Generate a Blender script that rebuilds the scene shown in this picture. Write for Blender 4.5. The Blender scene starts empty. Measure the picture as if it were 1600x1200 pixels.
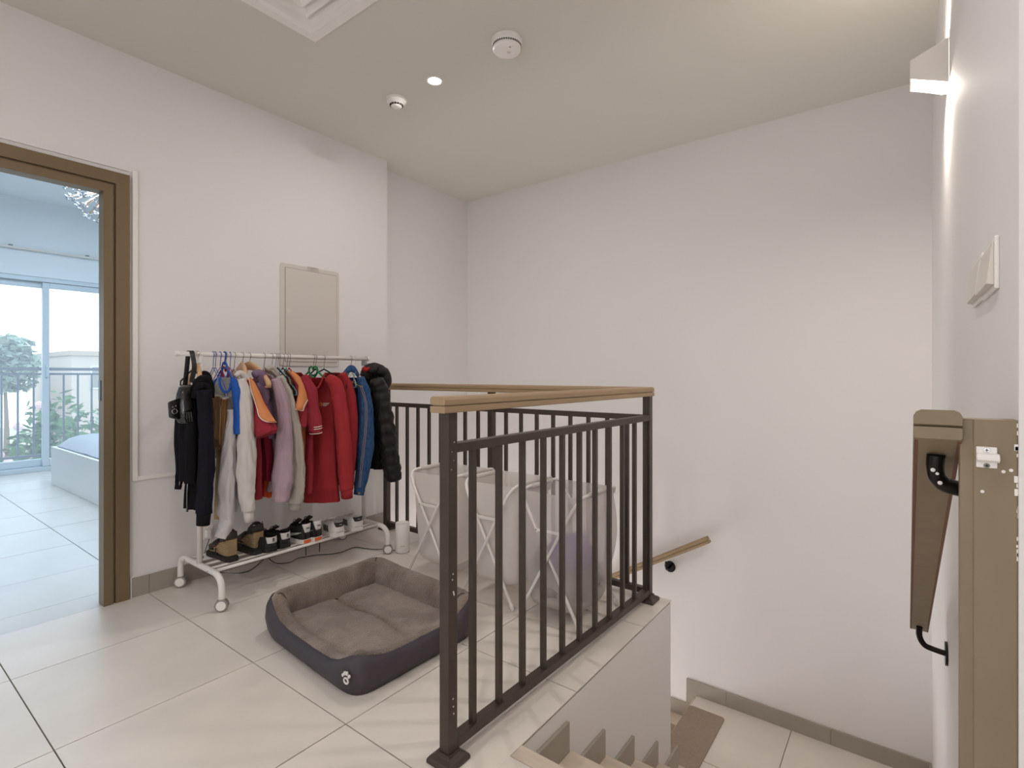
import bpy, math, random
from mathutils import Vector, Matrix, noise
C = bpy.context.scene
random.seed(7)
PI = math.pi

# ------------------------------------------------------------------ camera, calibrated from the photograph's vanishing points
FPX, EYE, TH, HY = 815.15, 1.15, 0.6457, 585.4
cam_d = bpy.data.cameras.new('camera'); cam = bpy.data.objects.new('camera', cam_d); C.collection.objects.link(cam)
cam.location = (0, 0, EYE); cam.rotation_euler = (PI / 2, 0, TH)
cam_d.sensor_width = 36; cam_d.lens = FPX / 1600 * 36; cam_d.shift_y = (HY - 600) / 1600
cam_d.clip_start = 0.05; cam_d.clip_end = 300
C.camera = cam

# ------------------------------------------------------------------ world, exposure
C.view_settings.view_transform = 'Standard'; C.view_settings.look = 'None'
C.view_settings.gamma = 1; C.view_settings.use_curve_mapping = False
C.view_settings.exposure = 0.04
W = bpy.data.worlds.new('world'); C.world = W; W.use_nodes = True
wn = W.node_tree; bg = wn.nodes['Background']
bg.inputs[0].default_value = (0.70, 0.85, 1.0, 1); bg.inputs[1].default_value = 2.8
C.cycles.max_bounces = 10; C.cycles.diffuse_bounces = 6; C.cycles.glossy_bounces = 3
C.cycles.transparent_max_bounces = 16; C.cycles.transmission_bounces = 4
C.cycles.use_denoising = True
C.cycles.sample_clamp_indirect = 6.0
C.cycles.caustics_reflective = False; C.cycles.caustics_refractive = False

# room dimensions
XL, XRC, YB, YJ, CZ, XR = -3.189, -3.344, 3.713, 2.632, 2.796, 0.119
YW = 0.945          # end of the right wall, where it turns the corner
LZ = -1.103         # half landing level

def area(name, loc, rot, sx, sy, power, col, portal=False, spread=PI):
    d = bpy.data.lights.new(name, 'AREA'); d.shape = 'RECTANGLE'; d.size = sx; d.size_y = sy
    d.energy = power; d.color = col; d.spread = spread
    if portal: d.cycles.is_portal = True
    o = bpy.data.objects.new(name, d); o.location = loc; o.rotation_euler = rot; C.collection.objects.link(o); return o
area('bedroom_window_portal', (-8.12, 1.3, 1.2), (0, -PI / 2, 0), 2.3, 4.0, 1, (1, 1, 1), portal=True)
area('hall_fill', (-0.3, -2.5, 1.0), (PI / 2 + 0.50, 0, 0), 3.4, 1.7, 31, (0.95, 0.975, 1.0))  # unseen area light added behind the camera to even out the walls
area('stairwell_fill', (-3.0, 3.15, -1.9), (0, -PI / 2 - 0.45, 0), 1.0, 1.0, 34, (0.97, 0.985, 1.0))  # unseen light added low in the stairwell to brighten its walls
area('bedroom_fill', (-5.4, 1.6, 3.1), (0, 0, 0), 1.2, 1.2, 92, (0.68, 0.84, 1.0))  # fill light added below the bedroom ceiling, tinted like the window light

def ray(x, y):
    a = (x - 800) / FPX
    return (-math.sin(TH) + a * math.cos(TH), math.cos(TH) + a * math.sin(TH), (HY - y) / FPX)
def onz(x, y, z=0.0):
    r = ray(x, y); t = (z - EYE) / r[2]; return Vector((r[0] * t, r[1] * t, z))
def onX(x, y, X):
    r = ray(x, y); t = X / r[0]; return Vector((X, r[1] * t, EYE + r[2] * t))
def onY(x, y, Y):
    r = ray(x, y); t = Y / r[1]; return Vector((r[0] * t, Y, EYE + r[2] * t))
def depth(p): return -p[0] * math.sin(TH) + p[1] * math.cos(TH)

# ------------------------------------------------------------------ materials
def srgb(h):
    if isinstance(h, str):
        h = h.lstrip('#'); c = [int(h[i:i + 2], 16) / 255 for i in (0, 2, 4)]
    else: c = h
    return tuple(((v / 12.92) if v <= 0.04045 else ((v + 0.055) / 1.055) ** 2.4) for v in c)
MATS = {}
def mat(name, col, rough=0.6, metal=0.0, var=0.0, vscale=8.0, bump=0.0, bscale=60.0, spec=0.5, sheen=0.0, col2=None, stretch=None):
    if name in MATS: return MATS[name]
    m = bpy.data.materials.new(name); m.use_nodes = True; nt = m.node_tree; b = nt.nodes['Principled BSDF']
    c = srgb(col)
    b.inputs['Base Color'].default_value = (*c, 1); b.inputs['Roughness'].default_value = rough
    b.inputs['Metallic'].default_value = metal; b.inputs['Specular IOR Level'].default_value = spec
    if sheen: b.inputs['Sheen Weight'].default_value = sheen
    if var or bump:
        tc = nt.nodes.new('ShaderNodeTexCoord'); mp = nt.nodes.new('ShaderNodeMapping')
        if stretch: mp.inputs['Scale'].default_value = stretch
        nt.links.new(tc.outputs['Object'], mp.inputs['Vector'])
    if var:
        n = nt.nodes.new('ShaderNodeTexNoise'); n.inputs['Scale'].default_value = vscale; n.inputs['Detail'].default_value = 5
        nt.links.new(mp.outputs['Vector'], n.inputs['Vector'])
        r = nt.nodes.new('ShaderNodeValToRGB'); r.color_ramp.elements[0].position = 0.3; r.color_ramp.elements[1].position = 0.7
        c2 = srgb(col2) if col2 else tuple(v * (1 - var) for v in c)
        r.color_ramp.elements[0].color = (*c2, 1); r.color_ramp.elements[1].color = (*(tuple(min(1, v * (1 + var * 0.5)) for v in c)), 1)
        nt.links.new(n.outputs['Fac'], r.inputs['Fac']); nt.links.new(r.outputs['Color'], b.inputs['Base Color'])
    if bump:
        n2 = nt.nodes.new('ShaderNodeTexNoise'); n2.inputs['Scale'].default_value = bscale; n2.inputs['Detail'].default_value = 4
        nt.links.new(mp.outputs['Vector'], n2.inputs['Vector'])
        bu = nt.nodes.new('ShaderNodeBump'); bu.inputs['Strength'].default_value = bump; bu.inputs['Distance'].default_value = 0.01
        nt.links.new(n2.outputs['Fac'], bu.inputs['Height']); nt.links.new(bu.outputs['Normal'], b.inputs['Normal'])
    MATS[name] = m; return m
def emis(name, col, s):
    m = bpy.data.materials.new(name); m.use_nodes = True; nt = m.node_tree; nt.nodes.clear()
    e = nt.nodes.new('ShaderNodeEmission'); e.inputs[0].default_value = (*srgb(col), 1); e.inputs[1].default_value = s
    o = nt.nodes.new('ShaderNodeOutputMaterial'); nt.links.new(e.outputs[0], o.inputs[0]); return m

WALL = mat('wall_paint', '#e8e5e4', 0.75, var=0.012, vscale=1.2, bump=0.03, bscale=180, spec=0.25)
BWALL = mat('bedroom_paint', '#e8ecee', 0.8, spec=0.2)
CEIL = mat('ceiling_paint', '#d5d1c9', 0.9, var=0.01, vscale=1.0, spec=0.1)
TILE = mat('floor_tile', '#e1d9d1', 0.30, var=0.07, vscale=3.0, bump=0.02, bscale=30, spec=0.4)
TILE2 = mat('bedroom_tile', '#cbc6c0', 0.28, var=0.06, vscale=3.0, bump=0.02, bscale=30, spec=0.4)
GROUT = mat('grout', '#6d6358', 0.9)
SKIRT = mat('skirting_tile', '#a39b91', 0.4, var=0.05, vscale=6, spec=0.4)
STEP = mat('stair_tile', '#cdbfae', 0.45, var=0.08, vscale=10, stretch=(1, 6, 1))
FRAME = mat('door_frame_bronze', '#7d6a50', 0.42, metal=0.25, var=0.05, vscale=6, stretch=(4, 4, 0.4))
RAILW = mat('handrail_taupe', '#9f8768', 0.5, var=0.06, vscale=10, stretch=(0.5, 0.5, 4), bump=0.02, bscale=80)
RAILG = mat('handrail_grey_taupe', '#877860', 0.5, var=0.08, vscale=10, stretch=(3, 3, 0.6), bump=0.02, bscale=80)
STEEL = mat('dark_brown_steel', '#4b4039', 0.42, metal=0.35, var=0.12, vscale=20, bump=0.05, bscale=70)
BLKST = mat('black_steel', '#231d19', 0.25, metal=0.6, var=0.2, vscale=30)
UNDER = mat('rail_underside_steel', '#4a4440', 0.85, metal=0.0, var=0.6, vscale=22, stretch=(3, 1.2, 1.2), bump=0.08, bscale=60, spec=0.08)
WHITEM = mat('white_powder_coat', '#e6e1dc', 0.35)
WPLAS = mat('white_plastic', '#eeeae6', 0.4)
WPLAS2 = mat('ivory_plastic', '#d8d2ca', 0.45)
DARK = mat('dark_void', '#1b1715', 0.8)
GREYP = mat('grey_plastic', '#8e8a86', 0.5)
PANELM = mat('panel_enamel', '#d3cbc4', 0.5)
SHADOW = mat('panel_seam', '#7d736b', 0.9)  # grey-brown for the panel joint line and small printing
WOOD = mat('hanger_beech', '#cfa57c', 0.45, var=0.10, vscale=14, stretch=(1, 1, 6))
CHROME = mat('chrome_wire', '#b9b7b5', 0.2, metal=1.0)
BLUEW = mat('blue_coated_wire', '#3348a8', 0.4)
REDP = mat('red_velvet', '#b0222f', 0.8)
AQUA = mat('aqua_velvet', '#8fb9bd', 0.85)
BLKV = mat('black_velvet', '#191618', 0.85)
GREENP = mat('green_plastic', '#17804b', 0.4)
BLUEP = mat('blue_collar_rib', '#2a56a8', 0.8)

# ------------------------------------------------------------------ mesh builder
class MB:
    def __init__(s): s.v = []; s.f = []
    def add(s, vs, fs):
        n = len(s.v); s.v += [Vector(v) for v in vs]; s.f += [tuple(i + n for i in f) for f in fs]; return s
    def box(s, x0, x1, y0, y1, z0, z1):
        return s.add([(x, y, z) for z in (z0, z1) for y in (y0, y1) for x in (x0, x1)],
                     [(0, 2, 3, 1), (4, 5, 7, 6), (0, 1, 5, 4), (2, 6, 7, 3), (0, 4, 6, 2), (1, 3, 7, 5)])
    def obox(s, c, ax, ay, az, hx, hy, hz):
        c = Vector(c); ax = Vector(ax).normalized(); ay = Vector(ay).normalized(); az = Vector(az).normalized()
        return s.add([c + ax * hx * i + ay * hy * j + az * hz * k for k in (-1, 1) for j in (-1, 1) for i in (-1, 1)],
                     [(0, 2, 3, 1), (4, 5, 7, 6), (0, 1, 5, 4), (2, 6, 7, 3), (0, 4, 6, 2), (1, 3, 7, 5)])
    def prism(s, poly, d):
        n = len(poly); d = Vector(d); P = [Vector(p) for p in poly]
        return s.add(P + [p + d for p in P], [tuple(range(n))[::-1], tuple(range(n, 2 * n))] +
                     [(i, (i + 1) % n, (i + 1) % n + n, i + n) for i in range(n)])
    def rings(s, rings, cap0=True, cap1=True, closed=True):
        n = len(rings[0]); base = len(s.v); s.v += [Vector(p) for r in rings for p in r]
        for i in range(len(rings) - 1):
            for j in range(n if closed else n - 1):
                k = (j + 1) % n
                s.f.append((base + i * n + j, base + i * n + k, base + (i + 1) * n + k, base + (i + 1) * n + j))
        if cap0: s.f.append(tuple(base + j for j in range(n))[::-1])
        if cap1: s.f.append(tuple(base + (len(rings) - 1) * n + j for j in range(n)))
        return s
    def tube(s, path, r, n=10, cap=True, closed=False, flat=1.0, up=None, disp=None):
        P = [Vector(p) for p in path]; m = len(P); rs = r if isinstance(r, (list, tuple)) else [r] * m
        rings = []; prev = None
        for i, p in enumerate(P):
            if closed: t = P[(i + 1) % m] - P[i - 1]
            else: t = P[min(i + 1, m - 1)] - P[max(i - 1, 0)]
            t = t.normalized() if t.length > 1e-9 else Vector((0, 0, 1))
            if prev is None:
                a = Vector(up) if up else (Vector((0, 0, 1)) if abs(t.z) < 0.9 else Vector((1, 0, 0)))
                a = (a - t * a.dot(t)).normalized()
            else: a = (prev - t * prev.dot(t)).normalized()
            prev = a; b = t.cross(a)
            ring = []
            for j in range(n):
                an = 2 * PI * j / n; q = (a * math.cos(an) + b * math.sin(an) * flat)
                rr = rs[i]
                if disp: rr *= disp(i / (m - 1), an, p)
                ring.append(p + q * rr)
            rings.append(ring)
        if closed: rings.append(rings[0])
        return s.rings(rings, cap and not closed, cap and not closed)
    def lathe(s, prof, c=(0, 0, 0), n=24, ax=(1, 0, 0), ay=(0, 1, 0), az=(0, 0, 1)):
        c = Vector(c); ax = Vector(ax); ay = Vector(ay); az = Vector(az)
        return s.rings([[c + ax * r * math.cos(2 * PI * j / n) + ay * r * math.sin(2 * PI * j / n) + az * z for j in range(n)] for r, z in prof],
                       prof[0][0] > 1e-5, prof[-1][0] > 1e-5)
    def ball(s, c, r, n=10, m=6, sc=(1, 1, 1)):
        c = Vector(c)
        return s.rings([[c + Vector((r * sc[0] * math.sin(PI * i / m) * math.cos(2 * PI * j / n), r * sc[1] * math.sin(PI * i / m) * math.sin(2 * PI * j / n), r * sc[2] * math.cos(PI * i / m))) for j in range(n)] for i in range(m + 1)], False, False)

def origin(p):
    o = Vector((0, 0, 0))
    while p is not None: o += p.location; p = p.parent
    return o
def obj(name, mb, m, parent=None, smooth=False, bevel=0, loc=None, solid=0, subs=0, kind=None, label=None):
    me = bpy.data.meshes.new(name); O = origin(parent); L = Vector(loc) if loc is not None else Vector((0, 0, 0))
    if loc is not None: L = L - O
    me.from_pydata([tuple(v - O - L) for v in mb.v], [], mb.f); me.materials.append(m); me.validate()
    if smooth:
        me.polygons.foreach_set('use_smooth', [True] * len(me.polygons))
    me.update()
    o = bpy.data.objects.new(name, me); o.parent = parent; o.location = L; C.collection.objects.link(o)
    if solid: q = o.modifiers.new('s', 'SOLIDIFY'); q.thickness = solid; q.offset = -1
    if bevel:
        q = o.modifiers.new('b', 'BEVEL'); q.width = bevel; q.segments = 2; q.limit_method = 'ANGLE'; q.angle_limit = 0.6
    if subs: q = o.modifiers.new('u', 'SUBSURF'); q.levels = q.render_levels = subs
    if kind: o['kind'] = kind
    if label: o['label'] = label
    return o
def flatshade(o, ang=0.6):
    bpy.context.view_layer.objects.active = o
def thing(name, label, cat, loc=(0, 0, 0), group=None):
    o = bpy.data.objects.new(name, None); C.collection.objects.link(o); o.location = Vector(loc); o.empty_display_size = 0.1
    o['label'] = label; o['category'] = cat
    if group: o['group'] = group
    return o
def tag(o, label, cat, group=None):
    o['label'] = label; o['category'] = cat
    if group: o['group'] = group
    return o
def text_mesh(txt, size, depth_=0.0006):
    cu = bpy.data.curves.new('t', 'FONT'); cu.body = txt; cu.size = size; cu.extrude = depth_; cu.align_x = 'CENTER'; cu.align_y = 'CENTER'; cu.resolution_u = 3
    ob = bpy.data.objects.new('t', cu); C.collection.objects.link(ob)
    me = bpy.data.meshes.new_from_object(ob.evaluated_get(bpy.context.evaluated_depsgraph_get())); bpy.data.objects.remove(ob); bpy.data.curves.remove(cu)
    return me
def text_part(name, txt, size, m, parent, pos, ax, up, depth_=0.0006):
    me = text_mesh(txt, size, depth_); me.materials.clear(); me.materials.append(m)
    ax = Vector(ax).normalized(); up = Vector(up).normalized(); nz = ax.cross(up).normalized(); up = nz.cross(ax)
    pos = Vector(pos) - origin(parent)
    M = Matrix((ax, up, nz)).transposed().to_4x4(); me.transform(M)
    o = bpy.data.objects.new(name, me); o.parent = parent; o.location = pos; C.collection.objects.link(o); return o
def rrect(w, h, r, k=5):
    pts = []
    for cx, cy, a0 in ((w - r, h - r, 0), (-w + r, h - r, PI / 2), (-w + r, -h + r, PI), (w - r, -h + r, 1.5 * PI)):
        for i in range(k + 1): a = a0 + PI / 2 * i / k; pts.append((cx + r * math.cos(a), cy + r * math.sin(a)))
    return pts
def bez(pts, n=8):
    """Catmull-Rom through points"""
    P = [Vector(p) for p in pts]; P = [P[0] * 2 - P[1]] + P + [P[-1] * 2 - P[-2]]; out = []
    for i in range(1, len(P) - 2):
        for k in range(n):
            t = k / n; a, b, c, d = P[i - 1:i + 3]
            out.append(0.5 * ((2 * b) + (c - a) * t + (2 * a - 5 * b + 4 * c - d) * t * t + (3 * b - a - 3 * c + d) * t ** 3))
    out.append(P[-2]); return out
def interp(tab, s):
    for i in range(len(tab) - 1):
        if s <= tab[i + 1][0]:
            a, b = tab[i], tab[i + 1]; t = (s - a[0]) / max(1e-9, b[0] - a[0]); t = max(0, min(1, t))
            return [a[k] + (b[k] - a[k]) * t for k in range(1, len(a))]
    return list(tab[-1][1:])

# ================================================================== STRUCTURE
def struct(name, mb, m, parent=None, **k): return obj(name, mb, m, parent, kind='structure', **k)
DY0, DY1, DZ = -0.35, 0.844, 2.09           # door opening between jambs
OY0, OY1, OZ = DY0 - 0.03, DY1 + 0.042, DZ + 0.03
XB = -3.33                                   # bedroom face of the left wall
b = MB(); b.box(XB, XL, OY1, YJ, 0, CZ); b.box(XB, XL, -2.8, OY0, 0, CZ); b.box(XB, XL, OY0, OY1, OZ, CZ)
b.box(XB - 0.02, XB, OY1, 4.2, 0, 3.3); b.box(XB - 0.02, XB, -2.8, OY0, 0, 3.35); b.box(XB - 0.02, XB, OY0, OY1, OZ, 3.35)
struct('wall_left', b, WALL)
struct('wall_left_recess', MB().box(XRC - 0.06, XRC, YJ - 0.02, YB + 0.2, -3.4, CZ), WALL)
struct('wall_back', MB().box(XRC, 0.3, YB, YB + 0.15, -3.4, CZ), WALL)
b = MB(); b.box(XR, 0.35, YW, YB, -3.4, CZ); struct('wall_right', b, WALL)
struct('wall_right_return', MB().box(0.35, 1.9, YW, YW + 0.12, -0.2, CZ), WALL)
struct('wall_east', MB().box(1.9, 2.0, -2.8, YW + 0.12, -0.2, CZ), WALL)
struct('wall_front', MB().box(XL, 2.0, -2.9, -2.8, -0.2, CZ), WALL)
VX, VY, VH = -2.321 + 0.30, 1.470 - 0.30, 0.236
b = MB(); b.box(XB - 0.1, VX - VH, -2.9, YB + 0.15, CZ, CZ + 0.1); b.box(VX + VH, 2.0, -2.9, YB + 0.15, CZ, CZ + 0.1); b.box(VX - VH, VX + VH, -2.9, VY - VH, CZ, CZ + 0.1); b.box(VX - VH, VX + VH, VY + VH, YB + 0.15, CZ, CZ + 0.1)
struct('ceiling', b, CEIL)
# slab and the wall under it
XE, YE, YN = -0.955, 2.612, 1.312            # slab edge (long side), slab edge (far side), first nosing
sl = MB(); sl.box(XL, XE - 0.002, -2.8, YE - 0.002, -0.2, -0.004); sl.box(XE - 0.002, XR, -2.8, YN - 0.02, -0.2, -0.004); sl.box(XR, 1.9, -2.8, YW, -0.2, -0.004)
floor = struct('floor', sl, GROUT)
struct('wall_stair', MB().box(XE - 0.12, XE, YN - 0.3, YE, -3.4, -0.012), WALL)
struct('wall_stair_far', MB().box(XRC, XE - 0.12, YE - 0.1, YE, -3.4, -0.012), WALL)
# floor tiles: 61 cm grid, joints recessed
T, GX, GY, J = 0.61, -2.69, 0.432, 0.0021
def tiles(parent, regions, m, name='floor_tile', x_off=GX, y_off=GY, z=0.0, T=T, hj=J):
    shared = None
    for (rx0, rx1, ry0, ry1) in regions:
        i0 = math.floor((rx0 - x_off) / T); i1 = math.ceil((rx1 - x_off) / T); j0 = math.floor((ry0 - y_off) / T); j1 = math.ceil((ry1 - y_off) / T)
        for i in range(i0, i1):
            for j in range(j0, j1):
                fx0, fy0 = x_off + i * T, y_off + j * T
                x0, x1, y0, y1 = max(fx0 + hj, rx0), min(fx0 + T - hj, rx1), max(fy0 + hj, ry0), min(fy0 + T - hj, ry1)
                if x1 - x0 < 0.01 or y1 - y0 < 0.01: continue
                full = (x1 - x0 > T - 2 * hj - 1e-4) and (y1 - y0 > T - 2 * hj - 1e-4)
                cx, cy = (x0 + x1) / 2, (y0 + y1) / 2; dz = random.uniform(-0.0003, 0.0003)
                if full and shared is not None:
                    o = shared.copy(); C.collection.objects.link(o); o.location = Vector((cx, cy, z + dz)) - origin(parent)
                else:
                    o = obj(name, MB().box(x0, x1, y0, y1, z - 0.0039 + dz, z + dz), m, parent, loc=(cx, cy, z + dz))
                    if full: shared = o
tiles(floor, [(XL, XE + 0.003, -2.0, YE + 0.003), (XE + 0.003, XR - 0.001, -2.0, YN - 0.06), (XR + 0.002, 1.6, -1.6, YW - 0.01)], TILE)
obj('nosing_tile', MB().box(XE + 0.0045, XR - 0.001, YN - 0.058, YN, -0.018, 0), STEP, floor)

# skirting
def skirting(name, x0, x1, y0, y1, z0, z1, axis, seg, first):
    a0, a1 = (y0, y1) if axis == 'y' else (x0, x1)
    root = None; cuts = [a0]; c = a0 + first
    while c < a1 - 0.02: cuts.append(c); c += seg
    cuts.append(a1)
    b = MB().box(x0, x1, y0, y1, z0, z1 - 0.001) if False else MB()
    root = bpy.data.objects.new(name, None); C.collection.objects.link(root); root['kind'] = 'structure'; root.location = (x0, y0, z0)
    for i in range(len(cuts) - 1):
        u0, u1 = cuts[i] + 0.001, cuts[i + 1] - 0.001
        m = MB().box(x0, x1, u0, u1, z0, z1) if axis == 'y' else MB().box(u0, u1, y0, y1, z0, z1)
        obj('skirting_tile', m, SKIRT, root, bevel=0.001)
    return root
skirting('baseboard_left', XL, XL + 0.010, 0.962, YJ, 0, 0.098, 'y', 0.61, 0.083)
skirting('baseboard_recess', XRC, XRC + 0.010, YJ, YE, -0.0, 0.098, 'y', 0.61, 0.3) if YE > YJ else None
# caulk bead and grouting dabs at the skirting ends
obj('caulk', MB().tube([(XL + 0.012, 0.963, 0.0), (XL + 0.012, 0.963, 0.1), (XL + 0.011, 0.975, 0.112)], 0.003, 6), WPLAS, bpy.data.objects['baseboard_left'])

# ---- stairs, first flight (runs away from the camera between slab and right wall)
RUN, RISE = 0.276, 0.178
fl = thing('staircase', 'beige tiled staircase going down between the white slab wall and the right wall', 'staircase', (-0.42, YN, -1.1)); del fl['category']; del fl['label']; fl['kind'] = 'structure'; fl.name = 'floor_staircase'
for k in range(1, 6):
    y0, y1, z = YN + RUN * (k - 1), YN + RUN * k, -RISE * k
    obj('tread', MB().box(XE + 0.001, XR - 0.001, y0 - 0.02, y1 + 0.012, z - 0.022, z), STEP, fl, bevel=0.002)
    obj('riser', MB().box(XE + 0.001, XR - 0.001, y0 - 0.02, y0 - 0.001, z + 0.001, z + RISE - 0.023), STEP, fl)
    obj('stair_skirting', MB().box(XE + 0.001, XE + 0.013, y0, y1 + 0.0, z, z + 0.107), SKIRT, fl, bevel=0.001)
    obj('stair_skirting', MB().box(XR - 0.013, XR - 0.001, y0, y1 + 0.0, z, z + 0.107), SKIRT, fl, bevel=0.001)
yl = YN + RUN * 5
obj('riser', MB().box(XE + 0.001, XR - 0.001, yl - 0.02, yl - 0.001, LZ, -RISE * 5 - 0.023), STEP, fl)
struct('floor_stair_body', MB().prism([(XE + 0.001, YN - 0.03, -0.2)] + [(XE + 0.001, YN + RUN * (k // 2) - 0.022, -0.023 - RISE * ((k + 1) // 2)) for k in range(0, 11)] + [(XE + 0.001, yl - 0.022, -1.6), (XE + 0.001, YN - 0.03, -0.6)], (XR - XE - 0.002, 0, 0)), STEP)
# half landing
XLE = -1.165
land = struct('floor_landing', MB().box(XLE + 0.004, XR, yl - 0.03, YB, LZ - 0.2, LZ - 0.004), GROUT)
tiles(land, [(XLE + 0.0, XR - 0.001, YE + 0.001, YB - 0.001)], TILE, x_off=-0.575, y_off=3.10, z=LZ)
skirting('baseboard_landing', -1.241, XR, YB - 0.012, YB, LZ, LZ + 0.098, 'x', 0.61, 0.27)
skirting('baseboard_landing_right', XR - 0.012, XR, YN + RUN * 5, YB - 0.012, LZ, LZ + 0.098, 'y', 0.61, 0.4)
obj('landing_nosing', MB().box(XLE - 0.012, XLE + 0.004, YE + 0.002, YB - 0.001, LZ - 0.02, LZ), STEP, land, bevel=0.002)
# second flight runs away to the left under the far railing
f2 = bpy.data.objects.new('floor_lower_staircase', None); C.collection.objects.link(f2); f2['kind'] = 'structure'; f2.location = (-1.3, 3.1, -1.3)
for k in range(1, 8):
    x1 = XLE - RUN * (k - 1); x0 = x1 - RUN; z = LZ - RISE * k
    obj('tread', MB().box(x0 - 0.012, x1 + 0.02, YE + 0.002, YB - 0.001, z - 0.022, z), STEP, f2, bevel=0.002)
    obj('riser', MB().box(x1 + 0.001, x1 + 0.02, YE + 0.002, YB - 0.001, z, z + RISE - 0.023), STEP, f2)
    obj('stair_skirting', MB().box(x0 - 0.076, x1 - 0.076, YB - 0.012, YB - 0.001, z, z + 0.098), SKIRT, f2)
    obj('stair_skirting', MB().box(x1 - 0.076, x1 + 0.0, YB - 0.0115, YB - 0.001, z, z + RISE), SKIRT, f2)
# carpet tread mats
CARP = mat('tan_carpet', '#a08c7a', 0.95, var=0.10, vscale=60, bump=0.5, bscale=500, sheen=0.2)
for k in range(0, 5):
    x1 = XLE + 0.225 - RUN * k; z = LZ - RISE * k; x0 = x1 - 0.232
    pts = [(x, y, z + 0.0006) for x, y in [((x0 + x1) / 2 + a, 3.26 + bb) for a, bb in rrect((x1 - x0) / 2, 0.305, 0.025)]]
    o = obj('stair_mat', MB().prism(pts, (0, 0, 0.007)), CARP, None, bevel=0.002, loc=((x0 + x1) / 2, 3.26, z))
    tag(o, 'tan carpet mat with rounded corners on the stair landing edge' if k == 0 else 'tan carpet mat on the %s step below the landing' % ['', 'first', 'second', 'third', 'fourth'][k], 'stair mat', 'carpet mats on the lower stairs')

# ---- ceiling downlights (the warm light of the hall)
DLM = emis('downlight_glow', '#fff3e2', 14.0)
def downlight(x, y, power, label, z=CZ):
    t = thing('ceiling_downlight', label, 'ceiling light', (x, y, z), 'recessed downlights of the hall')
    obj('trim_ring', MB().lathe([(0.036, -0.001), (0.038, -0.004), (0.044, -0.005), (0.047, -0.002), (0.047, 0.0)], (x, y, z), 32), WPLAS, t, smooth=True)
    obj('diffuser', MB().lathe([(0.0, -0.0025), (0.036, -0.0025), (0.036, -0.0005)], (x, y, z), 32), DLM, t)
    d = bpy.data.lights.new('downlight_lamp', 'AREA'); d.shape = 'DISK'; d.size = 0.07; d.energy = power; d.color = (1.0, 0.968, 0.935)
    o = bpy.data.objects.new('downlight_lamp', d); o.location = (x, y, z - 0.008); C.collection.objects.link(o)
p = onz(679, 126, CZ)
downlight(p.x, p.y, 8, 'small round glowing downlight between the two smoke detectors')
downlight(-1.5, -0.7, 8, 'round downlight in the hall ceiling left of the camera')
downlight(-0.55, 0.4, 9, 'round downlight in the hall ceiling above the camera')
downlight(-0.55, -1.6, 9, 'round downlight in the hall ceiling behind the camera')
downlight(-2.1, -1.9, 9, 'round downlight in the hall ceiling far behind the camera')

# ================================================================== BEDROOM
BX0, BY0, BY1, BZ = -8.2, -1.6, 4.2, 3.2
struct('floor_bedroom', MB().box(BX0 - 0.25, XB - 0.02, BY0, BY1, -0.2, -0.004).box(XB - 0.02, XL, OY0, OY1, -0.2, -0.004), GROUT)
bf = bpy.data.objects['floor_bedroom']
obj('threshold_tile', MB().box(XB - 0.06, XL - 0.0015, OY0 + 0.001, OY1 - 0.001, -0.0039, 0), TILE2, bf)
tiles(bf, [(BX0 + 0.001, XB - 0.062, -0.6, 3.6)], TILE2, 'floor_tile')
WY0, WY1, WZ = -0.9, 3.5, 2.31
b = MB(); b.box(BX0 - 0.2, BX0, BY0, WY0, 0, BZ); b.box(BX0 - 0.2, BX0, WY1, BY1, 0, BZ); b.box(BX0 - 0.2, BX0, WY0, WY1, WZ, BZ)
struct('wall_bedroom_window', b, BWALL)
struct('wall_bedroom_far', MB().box(BX0, XB - 0.02, BY1, BY1 + 0.1, 0, BZ), BWALL)
struct('wall_bedroom_near', MB().box(BX0, XB - 0.02, BY0 - 0.1, BY0, 0, BZ), BWALL)
struct('ceiling_bedroom', MB().box(BX0 - 0.2, XB - 0.02, BY0, BY1, BZ, BZ + 0.1), BWALL)
# ceiling drop on the bedroom wall: shallow bulkhead and curtain track
trk = obj('curtain_track', MB().box(BX0 + 0.03, BX0 + 0.06, -0.8, 3.4, 2.60, 2.622), WPLAS2, None); trk['kind'] = 'structure'; trk.name = 'trim_1'
for yy in (-0.2, 0.6, 1.3, 2.0, 2.7):
    obj('bracket', MB().box(BX0 + 0.0, BX0 + 0.05, yy, yy + 0.03, 2.617, 2.64), GREYP, trk)
# sliding window
WF = mat('window_frame_white', '#cdd6dc', 0.35)
GL = bpy.data.materials.new('window_glass'); GL.use_nodes = True; nt = GL.node_tree; nt.nodes.clear()
o_ = nt.nodes.new('ShaderNodeOutputMaterial'); tr = nt.nodes.new('ShaderNodeBsdfTransparent'); gs = nt.nodes.new('ShaderNodeBsdfGlossy'); df = nt.nodes.new('ShaderNodeBsdfTranslucent')
gs.inputs['Roughness'].default_value = 0.02; tr.inputs[0].default_value = (0.97, 0.99, 1, 1); df.inputs[0].default_value = (0.9, 0.95, 1, 1)
m1 = nt.nodes.new('ShaderNodeMixShader'); m1.inputs[0].default_value = 0.05; m2 = nt.nodes.new('ShaderNodeMixShader'); m2.inputs[0].default_value = 0.10  # translucent share puts a pale haze of reflected light into the glass
nt.links.new(tr.outputs[0], m1.inputs[1]); nt.links.new(gs.outputs[0], m1.inputs[2]); nt.links.new(m1.outputs[0], m2.inputs[1]); nt.links.new(df.outputs[0], m2.inputs[2]); nt.links.new(m2.outputs[0], o_.inputs[0])
b = MB(); X0, X1 = BX0 - 0.16, BX0 - 0.02
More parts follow.
